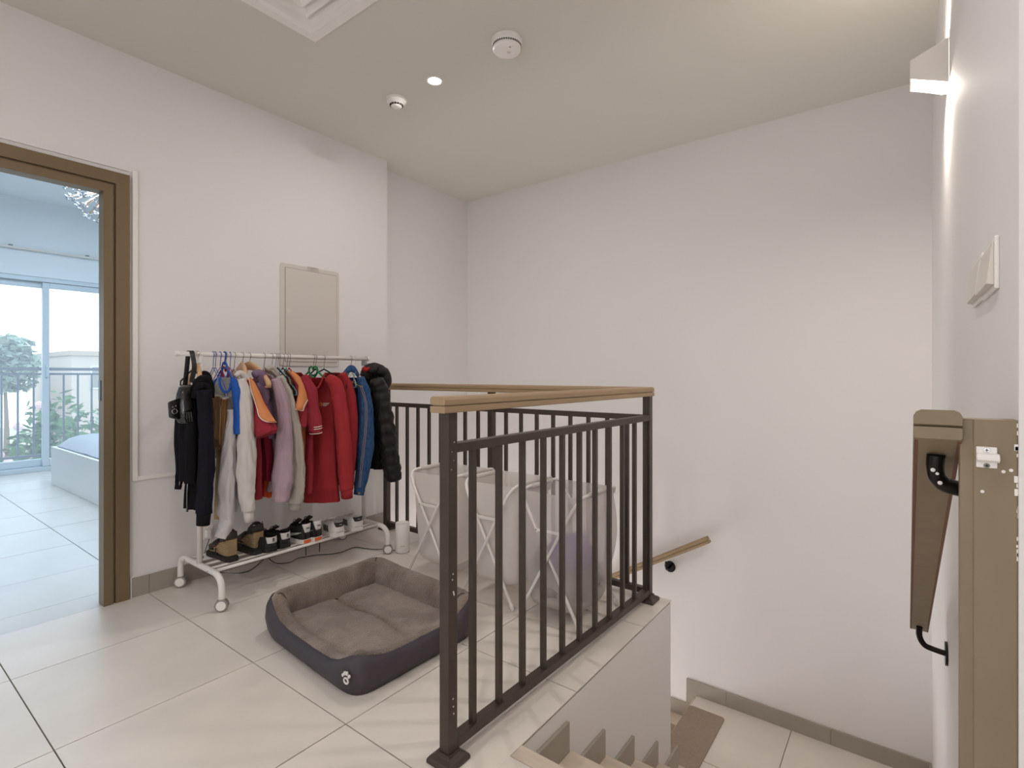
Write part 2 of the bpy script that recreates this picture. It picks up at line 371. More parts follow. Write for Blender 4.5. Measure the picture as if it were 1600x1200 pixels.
b.box(X0, X1, WY0, WY0 + 0.05, 0.0, WZ); b.box(X0, X1, WY1 - 0.05, WY1, 0.0, WZ); b.box(X0, X1, WY0 + 0.05, WY1 - 0.05, WZ - 0.05, WZ); b.box(X0, X1 + 0.02, WY0 + 0.05, WY1 - 0.05, 0.0, 0.05)
win = struct('window_1', b, WF)
def sash(y0, y1, x0, x1, hy):
    z0, z1, w = 0.052, WZ - 0.055, 0.062
    s = MB(); s.box(x0, x1, y0, y0 + w, z0, z1); s.box(x0, x1, y1 - w, y1, z0, z1); s.box(x0, x1, y0 + w, y1 - w, z0, z0 + 0.085); s.box(x0, x1, y0 + w, y1 - w, z1 - w, z1)
    f = obj('sash', s, WF, win, bevel=0.004)
    g = obj('pane', MB().box((x0 + x1) / 2 - 0.003, (x0 + x1) / 2 + 0.003, y0 + w, y1 - w, z0 + 0.085, z1 - w), GL, f)
    if hy is not None:
        obj('handle', MB().tube(bez([(x1, hy, 1.12), (x1 + 0.03, hy, 1.13), (x1 + 0.035, hy, 1.19), (x1 + 0.03, hy, 1.25), (x1, hy, 1.26)]), 0.009, 8), WF, f, smooth=True)
ym = onX(74, 600, BX0).y
sash(WY0 + 0.05, 0.36, BX0 - 0.09, BX0 - 0.04, None); sash(0.33, ym + 0.035, BX0 - 0.145, BX0 - 0.095, None)
sash(ym - 0.035, 2.6, BX0 - 0.09, BX0 - 0.04, ym)
sash(2.57, WY1 - 0.05, BX0 - 0.145, BX0 - 0.095, None)

# bed
BEDW = mat('bed_lacquer', '#e3e2e0', 0.35); SHEET = mat('grey_sheet', '#bdc3ca', 0.85, var=0.03, vscale=5, bump=0.25, bscale=9)
bd = thing('bed', 'white box bed with a grey fitted sheet behind the doorway', 'bed', (-6.3, 2.3, 0))
bx0, bx1, by0, by1 = -7.2, -5.15, 1.47, 3.1
for ya_ in (by0, by1 - 0.03): obj('side_panel', MB().box(bx0, bx1, ya_, ya_ + 0.03, 0.0, 0.392), BEDW, bd, bevel=0.003)
obj('foot_panel', MB().box(bx0 - 0.0, bx0 + 0.03, by0 + 0.031, by1 - 0.031, 0.0, 0.392), BEDW, bd, bevel=0.003)
obj('headboard', MB().box(bx1, bx1 + 0.05, by0, by1, 0.0, 0.85), BEDW, bd, bevel=0.004)
b = MB(); N = 26; M_ = 20
def mat_z(u, v):
    e = min(u, 1 - u, v * 0.8, (1 - v) * 0.8); return 0.40 + 0.13 * (1 - math.exp(-e * 26)) + 0.008 * noise.noise(Vector((u * 7, v * 6, 2)))
mx0, mx1, my0, my1 = bx0 + 0.07, bx1 - 0.02, by0 + 0.04, by1 - 0.05
b.add([(mx0 + (mx1 - mx0) * i / N, my0 + (my1 - my0) * j / M_, mat_z(i / N, j / M_)) for i in range(N + 1) for j in range(M_ + 1)],
      [(i * (M_ + 1) + j, (i + 1) * (M_ + 1) + j, (i + 1) * (M_ + 1) + j + 1, i * (M_ + 1) + j + 1) for i in range(N) for j in range(M_)])
b.box(mx0, mx1, my0, my1, 0.15, 0.3995)
obj('mattress', b, SHEET, bd, smooth=False)
for q in bd.children:
    if q.name.startswith('mattress'): q.data.polygons.foreach_set('use_smooth', [i < N * M_ for i in range(len(q.data.polygons))])

# crystal chandelier
ch = onX(171, 297, -5.2); CH = mat('champagne_rod', '#c9ab94', 0.25, metal=0.9); CRY = mat('crystal', '#b4bac2', 0.12, spec=0.9)
cl = thing('chandelier', 'round chandelier of thin rods with crystal flowers, hanging from the bedroom ceiling', 'chandelier', ch)
obj('hub', MB().ball(ch, 0.055, 14, 8), CH, cl, smooth=True)
obj('stem', MB().tube([ch + Vector((0, 0, 0.05)), (ch.x, ch.y, BZ)], 0.008, 8), CH, cl)
obj('canopy', MB().lathe([(0.0, BZ - 0.03), (0.05, BZ - 0.03), (0.06, BZ)], (ch.x, ch.y, 0), 20), CH, cl)
rod0 = flo0 = None; n_ = 120
for i in range(n_):
    zz = 1 - 2 * (i + 0.5) / n_; ph = i * 2.39996; rr = math.sqrt(1 - zz * zz); L_ = 0.275 + random.uniform(-0.022, 0.018)
    if zz > 0.9: continue
    d = Vector((rr * math.cos(ph), rr * math.sin(ph), zz)); q = d.to_track_quat('Z', 'Y')
    if rod0 is None:
        rod0 = obj('rod', MB().tube([(0, 0, 0.05), (0, 0, 0.33)], 0.0030, 5), CH, None)
        fb = MB()
        for k in range(6):
            a = k * PI / 3; fb.ball((0.017 * math.cos(a), 0.017 * math.sin(a), 0.334 + 0.008 * (k % 2)), 0.010, 6, 4, (1, 1, 0.6))
        fb.ball((0, 0, 0.338), 0.009, 6, 4); flo0 = obj('crystal_flower', fb, CRY, None)
        r_, f_ = rod0, flo0
    else: r_, f_ = rod0.copy(), flo0.copy(); C.collection.objects.link(r_); C.collection.objects.link(f_)
    r_.parent = cl; r_.rotation_mode = 'QUATERNION'; r_.rotation_quaternion = q; r_.scale = (1, 1, L_ / 0.34); f_.parent = r_

# ================================================================== OUTSIDE THE BEDROOM WINDOW
OUTF = mat('balcony_tile', '#c9c2b8', 0.7); OUTS = mat('balcony_rail_grey', '#525a6c', 0.5)
struct('floor_balcony', MB().box(-9.6, BX0 - 0.2, -2, 5, -0.2, -0.02), OUTF)
br = thing('balcony_railing', 'grey metal balcony railing with thin bars outside the bedroom window', 'railing', (-9.3, 1.4, -0.02))
obj('top_rail', MB().box(-9.335, -9.265, -1.8, 4.8, 1.205, 1.245), OUTS, br); obj('upper_bar', MB().box(-9.315, -9.285, -1.8, 4.8, 1.145, 1.172), OUTS, br); obj('lower_bar', MB().box(-9.315, -9.285, -1.8, 4.8, 0.05, 0.08), OUTS, br)
b0 = obj('baluster', MB().box(-9.31, -9.29, -1.71, -1.69, 0.08, 1.145), OUTS, br)
for k in range(1, 42):
    o = b0.copy(); C.collection.objects.link(o); o.location = b0.location + Vector((0, 0.1555 * k, 0))
for yy in (-1.8, 1.5 - 0.02 * 0, 4.7): obj('post', MB().box(-9.32, -9.28, yy, yy + 0.04, -0.02, 1.205), OUTS, br) if yy != 1.5 else None
struct('floor_ground', MB().box(-60, -9.6, -40, 60, -3.5, -3.3), mat('ground_sand', '#b9b09c', 0.9, var=0.2, vscale=0.4))
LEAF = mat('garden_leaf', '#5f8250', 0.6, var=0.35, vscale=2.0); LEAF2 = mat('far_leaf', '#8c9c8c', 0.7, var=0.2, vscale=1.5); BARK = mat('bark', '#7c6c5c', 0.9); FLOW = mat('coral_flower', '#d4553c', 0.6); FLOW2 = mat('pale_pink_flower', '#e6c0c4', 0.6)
def foliage(c, rx, ry, rz, n, size, seed):
    r = random.Random(seed); b = MB()
    for i in range(n):
        while True:
            p = Vector((r.uniform(-1, 1), r.uniform(-1, 1), r.uniform(-1, 1)))
            if 0.35 < p.length < 1: break
        lump = 0.85 + 0.3 * noise.noise(p * 2.2 + Vector((seed, 0, 0)))
        p = Vector((c[0] + p.x * rx * lump, c[1] + p.y * ry * lump, c[2] + p.z * rz * lump)); a = Vector((r.uniform(-1, 1), r.uniform(-1, 1), r.uniform(-0.6, 0.6))).normalized(); bb = a.cross(Vector((r.uniform(-1, 1), r.uniform(-1, 1), r.uniform(-1, 1)))).normalized()
        s = size * r.uniform(0.6, 1.2); b.add([p - a * s, p + bb * s * 0.45, p + a * s, p - bb * s * 0.45], [(0, 1, 2, 3)])
    return b
def bush(name, label, cat, c, rx, ry, rz, n, size, m, seed, flowers=0, fm=None, group=None):
    t = thing(name, label, cat, (c[0], c[1], -3.3), group)
    obj('foliage', foliage(c, rx, ry, rz, n, size, seed), m, t); t.children[0]['kind'] = 'stuff'
    obj('trunk', MB().tube(bez([(c[0], c[1], -3.3), (c[0] + 0.1, c[1] + 0.05, (c[2] - 3.3) / 2), (c[0], c[1], c[2])]), [0.12 - 0.006 * i for i in range(17)], 8), BARK, t)
    if flowers:
        r = random.Random(seed + 5); fb = MB()
        for i in range(flowers):
            a = r.uniform(-1.2, 1.2); z = r.uniform(-0.9, 0.9); k = math.sqrt(1 - z * z)
            fb.ball((c[0] + rx * k * math.cos(a), c[1] + ry * k * math.sin(a), c[2] + rz * z), size * r.uniform(0.5, 0.9), 6, 4)
        o = obj('blossoms', fb, fm, t); o['kind'] = 'stuff'
bush('flowering_shrub', 'green shrub with coral blossoms outside the left window pane', 'shrub', (-11.3, 0.3, -0.3), 1.0, 1.0, 1.7, 3000, 0.10, LEAF, 3, 26, FLOW)
bush('flowering_shrub', 'green shrub with pale pink blossoms behind the balcony bars at the window mullion', 'shrub', (-11.8, 2.5, -0.9), 1.0, 0.95, 1.8, 3000, 0.10, LEAF, 9, 22, FLOW2)
bush('flowering_shrub', 'low green shrub outside the right window pane above the bed', 'shrub', (-11.4, 4.6, -1.1), 1.0, 0.95, 1.9, 2200, 0.10, LEAF, 15, 12, FLOW)
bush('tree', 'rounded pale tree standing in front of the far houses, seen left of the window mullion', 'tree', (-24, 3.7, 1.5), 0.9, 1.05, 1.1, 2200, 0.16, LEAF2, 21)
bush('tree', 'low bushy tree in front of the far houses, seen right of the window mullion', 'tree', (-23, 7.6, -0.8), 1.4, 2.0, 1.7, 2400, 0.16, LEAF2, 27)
HOU = mat('far_house_render', '#c3b7ab', 0.9); HOU2 = mat('far_house_band', '#b0a193', 0.9)
def house(label, x0, x1, y0, y1, z1):
    t = thing('house', label, 'house', ((x0 + x1) / 2, (y0 + y1) / 2, -3.3)); 
    obj('wall', MB().box(x0, x1, y0, y1, -3.3, z1 - 0.25), HOU, t); obj('parapet', MB().box(x0 - 0.1, x1 + 0.15, y0 - 0.1, y1 + 0.1, z1 - 0.25, z1), HOU2, t)
    y = y0 + 0.8
    while y < y1 - 1.4:
        f = obj('window', MB().box(x1 + 0.001, x1 + 0.05, y, y + 1.1, z1 - 2.1, z1 - 0.8), WF, t); obj('pane', MB().box(x1 + 0.051, x1 + 0.055, y + 0.08, y + 1.02, z1 - 2.02, z1 - 0.88), GREYP, f); y += 2.6
house('flat-roofed beige house far behind the garden, seen through the left window pane', -42, -36, -2.0, 5.4, 2.5)
house('flat-roofed beige house far behind the garden, seen through the right window pane', -44, -36, 8.2, 17, 2.45)
struct('wall_garden', MB().box(-16.2, -16.0, -10, 16, -3.3, -1.6), HOU)

# ================================================================== DOOR FRAME and hall wall fittings
# architrave with recessed groove and mitred corner, and the jamb lining
def frame_profile():  # (distance from the opening edge outwards, height off the wall)
    return [(-0.030, -0.055), (-0.030, 0.021), (0.010, 0.021), (0.011, 0.008), (0.019, 0.008), (0.021, 0.021), (0.078, 0.021), (0.080, 0.018), (0.080, -0.012), (0.008, -0.012), (0.008, -0.055)]
Y0_, Y1_, Z1_ = DY0, onX(181, 700, XL + 0.02).y - 0.013, DZ
Y1_ = 0.876
def fpt(e, h, corner):
    if corner == 0: return (XL + h, Y1_ + e, 0.0)
    if corner == 1: return (XL + h, Y1_ + e, Z1_ + e)
    if corner == 2: return (XL + h, Y0_ - e, Z1_ + e)
    return (XL + h, Y0_ - e, 0.0)
door = bpy.data.objects.new('door_1', None); C.collection.objects.link(door); door['kind'] = 'structure'; door.location = (XL, 0.3, 0)
pr = frame_profile()
for a, c, nm in ((0, 1, 'side_jamb'), (1, 2, 'head_jamb'), (2, 3, 'side_jamb')):
    obj(nm, MB().rings([[fpt(e, h, a) for e, h in pr], [fpt(e, h, c) for e, h in pr]]), FRAME, door, bevel=0.0012)
obj('strike_plate', MB().box(XL - 0.05, XL - 0.02, Y1_ - 0.0325, Y1_ - 0.0305, 1.02, 1.12), BLKST, door)
# cable trunking round the frame and down to the rack
b = MB(); g = 0.982
b.box(XL + 0.0004, XL + 0.012, g - 0.012, g + 0.012, 0.60, 2.205); b.box(XL, XL + 0.012, g + 0.012, 1.775, 0.60, 0.622)
o = obj('cable_trunking', b, WPLAS, None, bevel=0.002); tag(o, 'thin white cable trunking running down beside the door frame and along the wall', 'cable trunking')
b = MB().box(XL, XL + 0.009, Y0_ - 0.1, g - 0.0125, 2.193, 2.205); obj('top_trunking', b, WALL, o)

# distribution panel
pa, pb = onX(437, 410, XL), onX(529, 426, XL); zt, zb = 1.868, 1.205
t = thing('electrical_panel', 'flat ivory electrical panel door in the wall above the clothes rack', 'electrical panel', (XL, (pa.y + pb.y) / 2, zb))
cy, cz, hw, hh = (pa.y + pb.y) / 2, (zt + zb) / 2, (pb.y - pa.y) / 2, (zt - zb) / 2
obj('panel_frame', MB().prism([(XL + 0.0, cy + a, cz + b_) for a, b_ in rrect(hw, hh, 0.02)], (0.007, 0, 0)), PANELM, t, bevel=0.0015)
ly0, ly1, lz0, lz1 = cy - hw + 0.034, cy + hw - 0.022, cz - hh + 0.03, cz + hh - 0.028
obj('seam', MB().box(XL + 0.0071, XL + 0.0074, ly0 - 0.0025, ly1 + 0.0025, lz0 - 0.0025, lz1 + 0.0025), SHADOW, t)
dr = obj('door', MB().box(XL + 0.0074, XL + 0.0098, ly0, ly1, lz0, lz1), PANELM, t, bevel=0.001)
obj('latch', MB().prism([(XL + 0.0098, ly0 + 0.004 + 0.014 + a, 1.565 + b_) for a, b_ in rrect(0.0145, 0.013, 0.009)], (0.002, 0, 0)), WPLAS2, dr)
lb = obj('rating_label', MB().box(XL + 0.0071, XL + 0.0082, cy - 0.028, cy + 0.055, zt - 0.024, zt + 0.004), mat('label_grey', '#bdb6b0', 0.5), t)
for i, s_ in enumerate(('EARTH LEAKAGE', 'DB - FF', 'RCD TEST')):
    text_part('printing', s_, 0.0065, SHADOW, lb, (XL + 0.0083, cy + 0.01, zt - 0.003 - 0.0075 * i), (0, 1, 0), (0, 0, 1), 0.0001)
# wall outlet low on the wall
p = onX(322, 832, XL)
t = thing('wall_socket', 'small white socket low on the wall behind the left rack post', 'socket', (XL, p.y, p.z - 0.04))
obj('plate', MB().box(XL, XL + 0.009, p.y - 0.035, p.y + 0.035, p.z - 0.04, p.z + 0.04), WPLAS, t, bevel=0.003)
obj('plug', MB().box(XL + 0.009, XL + 0.04, p.y - 0.012, p.y + 0.012, p.z - 0.024, p.z + 0.02), WPLAS, t, bevel=0.004)

# ---- ceiling fittings
def smoke(px, py, r, h, label, big):
    p = onz(px, py, CZ); c = (p.x, p.y, CZ)
    t = thing('smoke_detector', label, 'smoke detector', c)
    if big:
        obj('base', MB().lathe([(r * 0.97, -0.008), (r, -0.006), (r, 0.0)], c, 40), WPLAS, t, smooth=False)
        obj('body', MB().lathe([(0, -h), (r * 0.62, -h), (r * 0.86, -h + 0.003), (r * 0.93, -h + 0.010), (r * 0.94, -0.030), (r * 0.985, -0.026), (r * 0.985, -0.0085), (0.0, -0.0085)], c, 40), WPLAS, t, smooth=False, bevel=0)
        for row in range(2):
            vb = MB()
            for k in range(40):
                a = 2 * PI * k / 40; d = Vector((math.cos(a), math.sin(a), 0)); tt = Vector((-math.sin(a), math.cos(a), 0)); q = Vector(c) + d * (r * 0.9425) + Vector((0, 0, -0.0315 - 0.0048 * row))
                vb.obox(q, d, tt, (0, 0, 1), 0.0006, r * 0.052, 0.0016)
            obj('vent_slots', vb, DARK, t, kind='stuff')
        obj('test_button', MB().lathe([(0, -h - 0.0015), (0.009, -h - 0.0015), (0.010, -h)], (c[0] + 0.005, c[1] + 0.01, c[2]), 16), WPLAS2, t)
        # printed four-pointed emblem
        q = Vector((c[0] + 0.035, c[1] - 0.02, c[2] - h - 0.0003)); eb = MB()
        for k in range(4):
            a = PI / 4 + k * PI / 2; eb.obox(q + Vector((0.004 * math.cos(a), 0.004 * math.sin(a), 0)), (1, 1, 0), (1, -1, 0), (0, 0, 1), 0.002, 0.002, 0.0003)
        eb.obox(q + Vector((0.014, 0.002, 0)), (1, 0, 0), (0, 1, 0), (0, 0, 1), 0.002, 0.001, 0.0003)
        obj('emblem', eb, SHADOW, t)
    else:
        obj('base', MB().lathe([(r, -0.012), (r * 1.03, -0.010), (r * 1.03, 0)], c, 36), WPLAS, t)
        obj('body', MB().lathe([(0, -h), (r * 0.22, -h), (r * 0.52, -h + 0.006), (r * 0.60, -h + 0.016), (r * 0.78, -0.026), (r * 0.93, -0.022), (r, -0.0125), (0, -0.0125)], c, 36), WPLAS, t, smooth=True)
        vb = MB()
        for k in range(14):
            a = 2 * PI * k / 14; d = Vector((math.cos(a), math.sin(a), 0)); tt = Vector((-d.y, d.x, 0))
            for dz, rr_ in ((-h + 0.012, 0.585), (-h + 0.0165, 0.635)):
                vb.obox(Vector(c) + d * r * rr_ + Vector((0, 0, dz)), d, tt, (0, 0, 1), 0.002, r * 0.10, 0.0016)
        obj('vent_slots', vb, DARK, t, kind='stuff')
        nd = Vector((-c[0], -c[1], 0)).normalized()
        text_part('printing', 'APOLLO' if False else 'SMOKE', 0.011, SHADOW, t, Vector(c) + nd * (r * 1.033) + Vector((-0.018, -0.0, -0.006)), Vector((nd.y, -nd.x, 0)) * -1, (0, 0, 1), 0.0001)
smoke(792, 63, 0.075, 0.056, 'large round smoke detector with a ring of dark slots, right of the downlight', True)
smoke(619.5, 155, 0.060, 0.054, 'small domed smoke detector on the ceiling, left of the downlight', False)
# square four-way air diffuser
vx1, vy1 = -2.321, 1.470; S = 0.60; vx0 = vx1 ; vc = Vector((vx1 + S / 2, vy1 - S / 2, CZ))
t = thing('air_vent', 'white square ceiling air diffuser with nested louvres', 'air vent', vc)
def sq_ring(h0, z0, h1, z1, th=0.0015):
    rr = []
    for h_, z_ in ((h0, z0), (h1, z1), (h1, z1 - th), (h0 - 0.0, z0 - th)):
        rr.append([vc + Vector((a * h_, b_ * h_, z_)) for a, b_ in ((1, 1), (-1, 1), (-1, -1), (1, -1))])
    rr.append(rr[0]); return MB().rings(rr, False, False)
obj('frame', sq_ring(S / 2, -0.004, S / 2 - 0.045, -0.008, 0.004), WPLAS, t)
obj('face_plate', sq_ring(S / 2 - 0.045, -0.006, S / 2 - 0.075, -0.003, 0.004), WPLAS, t)
b = MB(); d0 = 0.235
for (xa, xb3, ya3, yb3) in ((-d0, d0, -d0, -d0 + .004), (-d0, d0, d0 - .004, d0), (-d0, -d0 + .004, -d0, d0), (d0 - .004, d0, -d0, d0)): b.box(vc.x + xa, vc.x + xb3, vc.y + ya3, vc.y + yb3, CZ + .001, CZ + .12)
b.box(vc.x - d0, vc.x + d0, vc.y - d0, vc.y + d0, CZ + .12, CZ + .125)
obj('duct', b, DARK, t)
for k, h_ in enumerate((0.224, 0.176, 0.128, 0.080)):
    obj('louvre', sq_ring(h_, -0.006, h_ - 0.036, 0.016, 0.0015), WPLAS, t)
obj('centre_plate', MB().box(vc.x - 0.034, vc.x + 0.034, vc.y - 0.034, vc.y + 0.034, CZ - 0.004, CZ - 0.002), WPLAS, t)

# ---- wall light on the right wall: wedge body with luminous top and bottom
ys = onX(1483, 100, XR).y; yf = ys + 0.105
zs = lambda px, py: onX(px, py, XR).z
WLB = emis('wall_light_diffuser', '#fff4e4', 9.0)
xo = onY(1422, 110, ys).x; A = [(XR, onY(1484, 57, ys).z), (xo, onY(1422, 95, ys).z), (xo, onY(1422, 123, ys).z), (XR, onY(1484, 127, ys).z)]
t = thing('wall_light', 'white wedge-shaped up and down wall light glowing on the right wall', 'wall light', (XR, ys, A[3][1]))
th = 0.003
b = MB()
lerp_ = lambda z0_, z1_: z0_ + (z1_ - z0_) * (XR - .0008 - xo) / (XR - xo)
b.prism([(XR - .0008, ys, lerp_(A[1][1], A[0][1])), (xo, ys, A[1][1]), (xo, ys, A[2][1]), (XR - .0008, ys, lerp_(A[2][1], A[3][1]))], (0, th, 0)); b.prism([(x, yf - th, z) for x, z in A], (0, th, 0))
b.prism([(xo, ys + th, A[1][1]), (xo, ys + th, A[2][1]), (xo + th, ys + th, A[2][1]), (xo + th, ys + th, A[1][1])], (0, yf - ys - 2 * th, 0))
obj('housing', b, WHITEM, t)
ins = 0.008
def slanted(z0, z1, dz): return MB().prism([(xo + th, ys + th, z0 + dz), (XR - 0.012, ys + th, z1 + dz), (XR - 0.012, ys + th, z1 + dz + 0.002), (xo + th, ys + th, z0 + dz + 0.002)], (0, yf - ys - 2 * th, 0))
obj('lower_diffuser', slanted(A[2][1], A[3][1], 0.002), WLB, t); obj('upper_diffuser', slanted(A[1][1], A[0][1], -0.006), WLB, t)
for nm, z, rx, pw in (('wall_light_down', A[3][1] - 0.004, 0, 9.0), ('wall_light_up', A[0][1] + 0.004, PI, 2.2)):
    d = bpy.data.lights.new(nm, 'AREA'); d.shape = 'RECTANGLE'; d.size = 0.03; d.size_y = 0.09; d.energy = pw; d.color = (1, 0.9, 0.8)
    o = bpy.data.objects.new(nm, d); o.location = (XR - 0.022, (ys + yf) / 2, z); o.rotation_euler = (rx, 0, 0); C.collection.objects.link(o)
# ---- rocker switches
for (a, c, y0p, y1p, lab) in ((1541, 1562, 367, 450, 'white rocker light switch on the right wall, the one nearer the wall corner'), (1524.5, 1540.5, 404, 468, 'white rocker light switch on the right wall, beside the other and farther down the stairs')):
    q0, q1 = onX(c, 500, XR).y, onX(a, 500, XR).y
    z1_, z0_ = onX(c, y0p, XR).z, onX(c, y1p, XR).z
    if a < 1530: z1_, z0_ = onX(c, 394, XR).z, onX(c, 466, XR).z
    t = thing('light_switch', lab, 'light switch', (XR, (q0 + q1) / 2, z0_), 'light switches on the right wall')
    obj('plate', MB().box(XR - 0.006, XR, q0, q1, z0_, z1_), WPLAS, t, bevel=0.002)
    w = 0.007
    obj('rocker', MB().prism([(XR - 0.006, q0 + w, z0_ + w), (XR - 0.0155, q0 + w, z0_ + w + 0.002), (XR - 0.008, q0 + w, z1_ - w), (XR - 0.006, q0 + w, z1_ - w)], (0, q1 - q0 - 2 * w, 0)), WPLAS2, t, bevel=0.001)

# ================================================================== RAILINGS
def wood_rail(poly_dir, start, length, n_up=True): pass
RW = 0.060
def hand_profile(w=RW, h=0.047):   # across, up ; rounded top with a groove along each side
    a = w / 2; g0, g1 = h * 0.40, h * 0.49
    half = [(a * 0.95, 0), (a, 0.003), (a, g0 - 0.002), (a - 0.001, g0), (a - 0.006, g0), (a - 0.006, g1), (a - 0.001, g1), (a, g1 + 0.002), (a, h - 0.009), (a - 0.003, h - 0.003), (a - 0.009, h)]
    return half + [(-x, z) for x, z in reversed(half)]
RZ = 1.040
def boards(parent, frames, ends=(1, 0), w=RW, h=0.047, m=RAILW):
    """two boards with a recessed core between them; frames are functions (across, up, inset along) -> point"""
    a = w / 2; g0, g1 = h * .41, h * .49
    up_ = [(a, g1), (a, h - .009), (a - .003, h - .003), (a - .009, h)]; lo_ = [(a * .93, 0), (a, .003), (a, g0 - .001), (a - .001, g0)]
    for nm_, hf, ins in (('upper_board', up_, 0), ('lower_board', lo_, 0), ('core', [(a - .006, g0 - .001), (a - .006, g1 + .001)], .006)):
        pf_ = hf + [(-x, z) for x, z in reversed(hf)]
        obj(nm_, MB().rings([[f(x, z, ins * (ends[0] if i == 0 else (-ends[1] if i == len(frames) - 1 else 0))) for x, z in pf_] for i, f in enumerate(frames)]), m, parent, bevel=0.0008 if nm_ != 'core' else 0)
rail = thing('railing', 'dark brown steel railing with taupe handrail around the stair opening', 'railing', (-1.06, 2.54, 0))
YN0, YC, XN = onY(693, 646, 1.06).y, 2.545, -1.062
YN0 = 1.062; HX, HYc = XN - 0.002, YC + 0.0
pf = hand_profile()
HN, HX = -1.067, -1.056
boards(rail, [lambda a, z, e: Vector((HN + a, YN0 + e, RZ + z)), lambda a, z, e: Vector((HX + a, HYc + a, RZ + z)), lambda a, z, e: Vector((XL + 0.001, HYc + a, RZ + z))])
P_ = 0.019
def post(x, y, z0=0.012, z1=RZ):
    o = obj('post', MB().box(x - P_, x + P_, y - P_, y + P_, z0, z1), STEEL, rail, bevel=0.002)
    sh = MB(); sh.rings([[(x + a * w, y + b_ * w, z) for a, b_ in ((1, 1), (-1, 1), (-1, -1), (1, -1))] for w, z in ((0.047, 0.0), (0.047, 0.012), (0.042, 0.018), (0.026, 0.026), (0.026, 0.034))])
    obj('base_shoe', sh, STEEL, rail, bevel=0.003)
    return o
PN, PC, YP0, YP1 = -1.087, -1.048, 1.128, YC - 0.006
rx = lambda y: PN + (PC - PN) * (y - YP0) / (YP1 - YP0)
PX = PN
p1 = post(PN, YP0); post(PC, YP1); post(-2.078, YC); post(-3.085, YC)
# chips of bare white primer and screw holes on the near post
ck = MB()
for (px, py, s) in ((709, 988 - 26, 3.4),): 
    q = onX(px - 0, 927, PX + P_ + 0.0006); ck.obox(q, (0, 1, 0.3), (0, -0.3, 1), (1, 0, 0), 0.002, 0.007, 0.0003)
for (px, py) in ((708, 1092), (708.5, 1104), (709, 1115), (707, 906), (708, 897)): ck.obox(onX(px, py, PX + P_ + 0.0006), (0, 1, 0), (0, 0, 1), (1, 0, 0), 0.0018, 0.002, 0.0003)
obj('paint_chips', ck, WPLAS, p1)
hb = MB()
for (px, py) in ((709.5, 691), (706, 706), (709, 719.5), (705.5, 734)): q = onX(px, py, PX + P_ + 0.0006); hb.lathe([(0, 0), (0.0022, 0), (0.0022, 0.0003)], q, 10, (0, 1, 0), (0, 0, 1), (1, 0, 0))
obj('screw_hole', hb, CHROME, p1, kind='stuff')
zu0, zu1, zl0, zl1 = 0.905, 0.945, 0.032, 0.066
for nm_, za, zb3 in (('upper_bar', zu0 + 0.012, zu1), ('lower_bar', zl0, zl1 - 0.004)):
    ya3, yb3 = YP0 + P_, YP1 - P_
    obj(nm_, MB().prism([(rx(ya3) - 0.018, ya3, za), (rx(ya3) + 0.018, ya3, za), (rx(ya3) + 0.018, ya3, zb3), (rx(ya3) - 0.018, ya3, zb3)], (rx(yb3) - rx(ya3), yb3 - ya3, 0)), STEEL, rail, bevel=0.002)
ybal = [onX(px, 800, -1.068).y for px in (744.5, 783, 818.5, 849, 877.5, 903.5, 928, 948.5, 968.5, 986.5, 1003)]
sp = (ybal[-1] - ybal[0]) / 10
b0 = obj('baluster', MB().box(-0.009, 0.009, -0.009, 0.009, zl1 - 0.004, zu0 + 0.012), STEEL, rail, loc=(0, 0, 0)); b0.location = Vector((rx(ybal[0]), ybal[0], 0)) - origin(rail)
for k in range(1, 11):
    o = b0.copy(); C.collection.objects.link(o); o.location = Vector((rx(ybal[0] + sp * k), ybal[0] + sp * k, 0)) - origin(rail)
for (x0, x1) in ((-3.085, -2.078), (-2.078, PC)):
    obj('upper_bar', MB().box(x0 + P_, x1 - P_, YC - 0.014, YC + 0.014, zu0 + 0.012, zu1), STEEL, rail); obj('lower_bar', MB().box(x0 + P_, x1 - P_, YC - 0.014, YC + 0.014, zl0, zl1 - 0.004), STEEL, rail)
    for k in range(1, 9):
        o = obj('baluster', MB().box(-0.009, 0.009, YC - 0.009, YC + 0.009, zl1 - 0.004, zu0 + 0.012), STEEL, rail, loc=(0, 0, 0)) if (k == 1 and x0 < -3) else None
        if o: bf0 = o; o.location = Vector((x0 + (x1 - x0) / 9 * k, 0, 0)) - origin(rail)
        else:
            o = bf0.copy(); C.collection.objects.link(o); o.location = Vector((x0 + (x1 - x0) / 9 * k, 0, 0)) - origin(rail)

# ---- handrail on the back wall of the lower flight
yw = YB - 0.075
q1 = onY(1107, 843, yw); q0 = onY(992, 888, yw); d_ = (q1 - q0).normalized(); q0 = q1 - d_ * 1.9
up_ = Vector((-d_.z, 0, d_.x))
t = thing('wall_handrail', 'taupe wooden handrail fixed to the back wall going down behind the railing', 'handrail', q1)
pf2 = hand_profile(0.05, 0.045)
boards(t, [lambda a, z, e: q0 + Vector((0, a, 0)) + up_ * (z - .022), lambda a, z, e: q1 + Vector((0, a, 0)) + up_ * (z - .022) + d_ * e], ends=(0, 1), w=.05, h=.045)
bm_ = onY(1047, 885, YB); 
for s_ in (0, 1):
    c_ = bm_ - d_ * (1.1 * s_)
    pl = obj('wall_plate', MB().lathe([(0, -0.008), (0.036, -0.008), (0.040, -0.004), (0.040, 0)], c_, 24, (1, 0, 0), (0, 0, 1), (0, 1, 0)), BLKST, t, smooth=False)
    k_ = q0 + d_ * ((c_ - q0).dot(d_)) - up_ * 0.022
    obj('bracket_arm', MB().tube(bez([(c_.x, YB - 0.008, c_.z), (c_.x, yw + 0.012, c_.z), (c_.x, yw, c_.z + 0.02), (c_.x, yw, k_.z + 0.004)], 6), 0.009, 10), BLKST, pl, smooth=True)

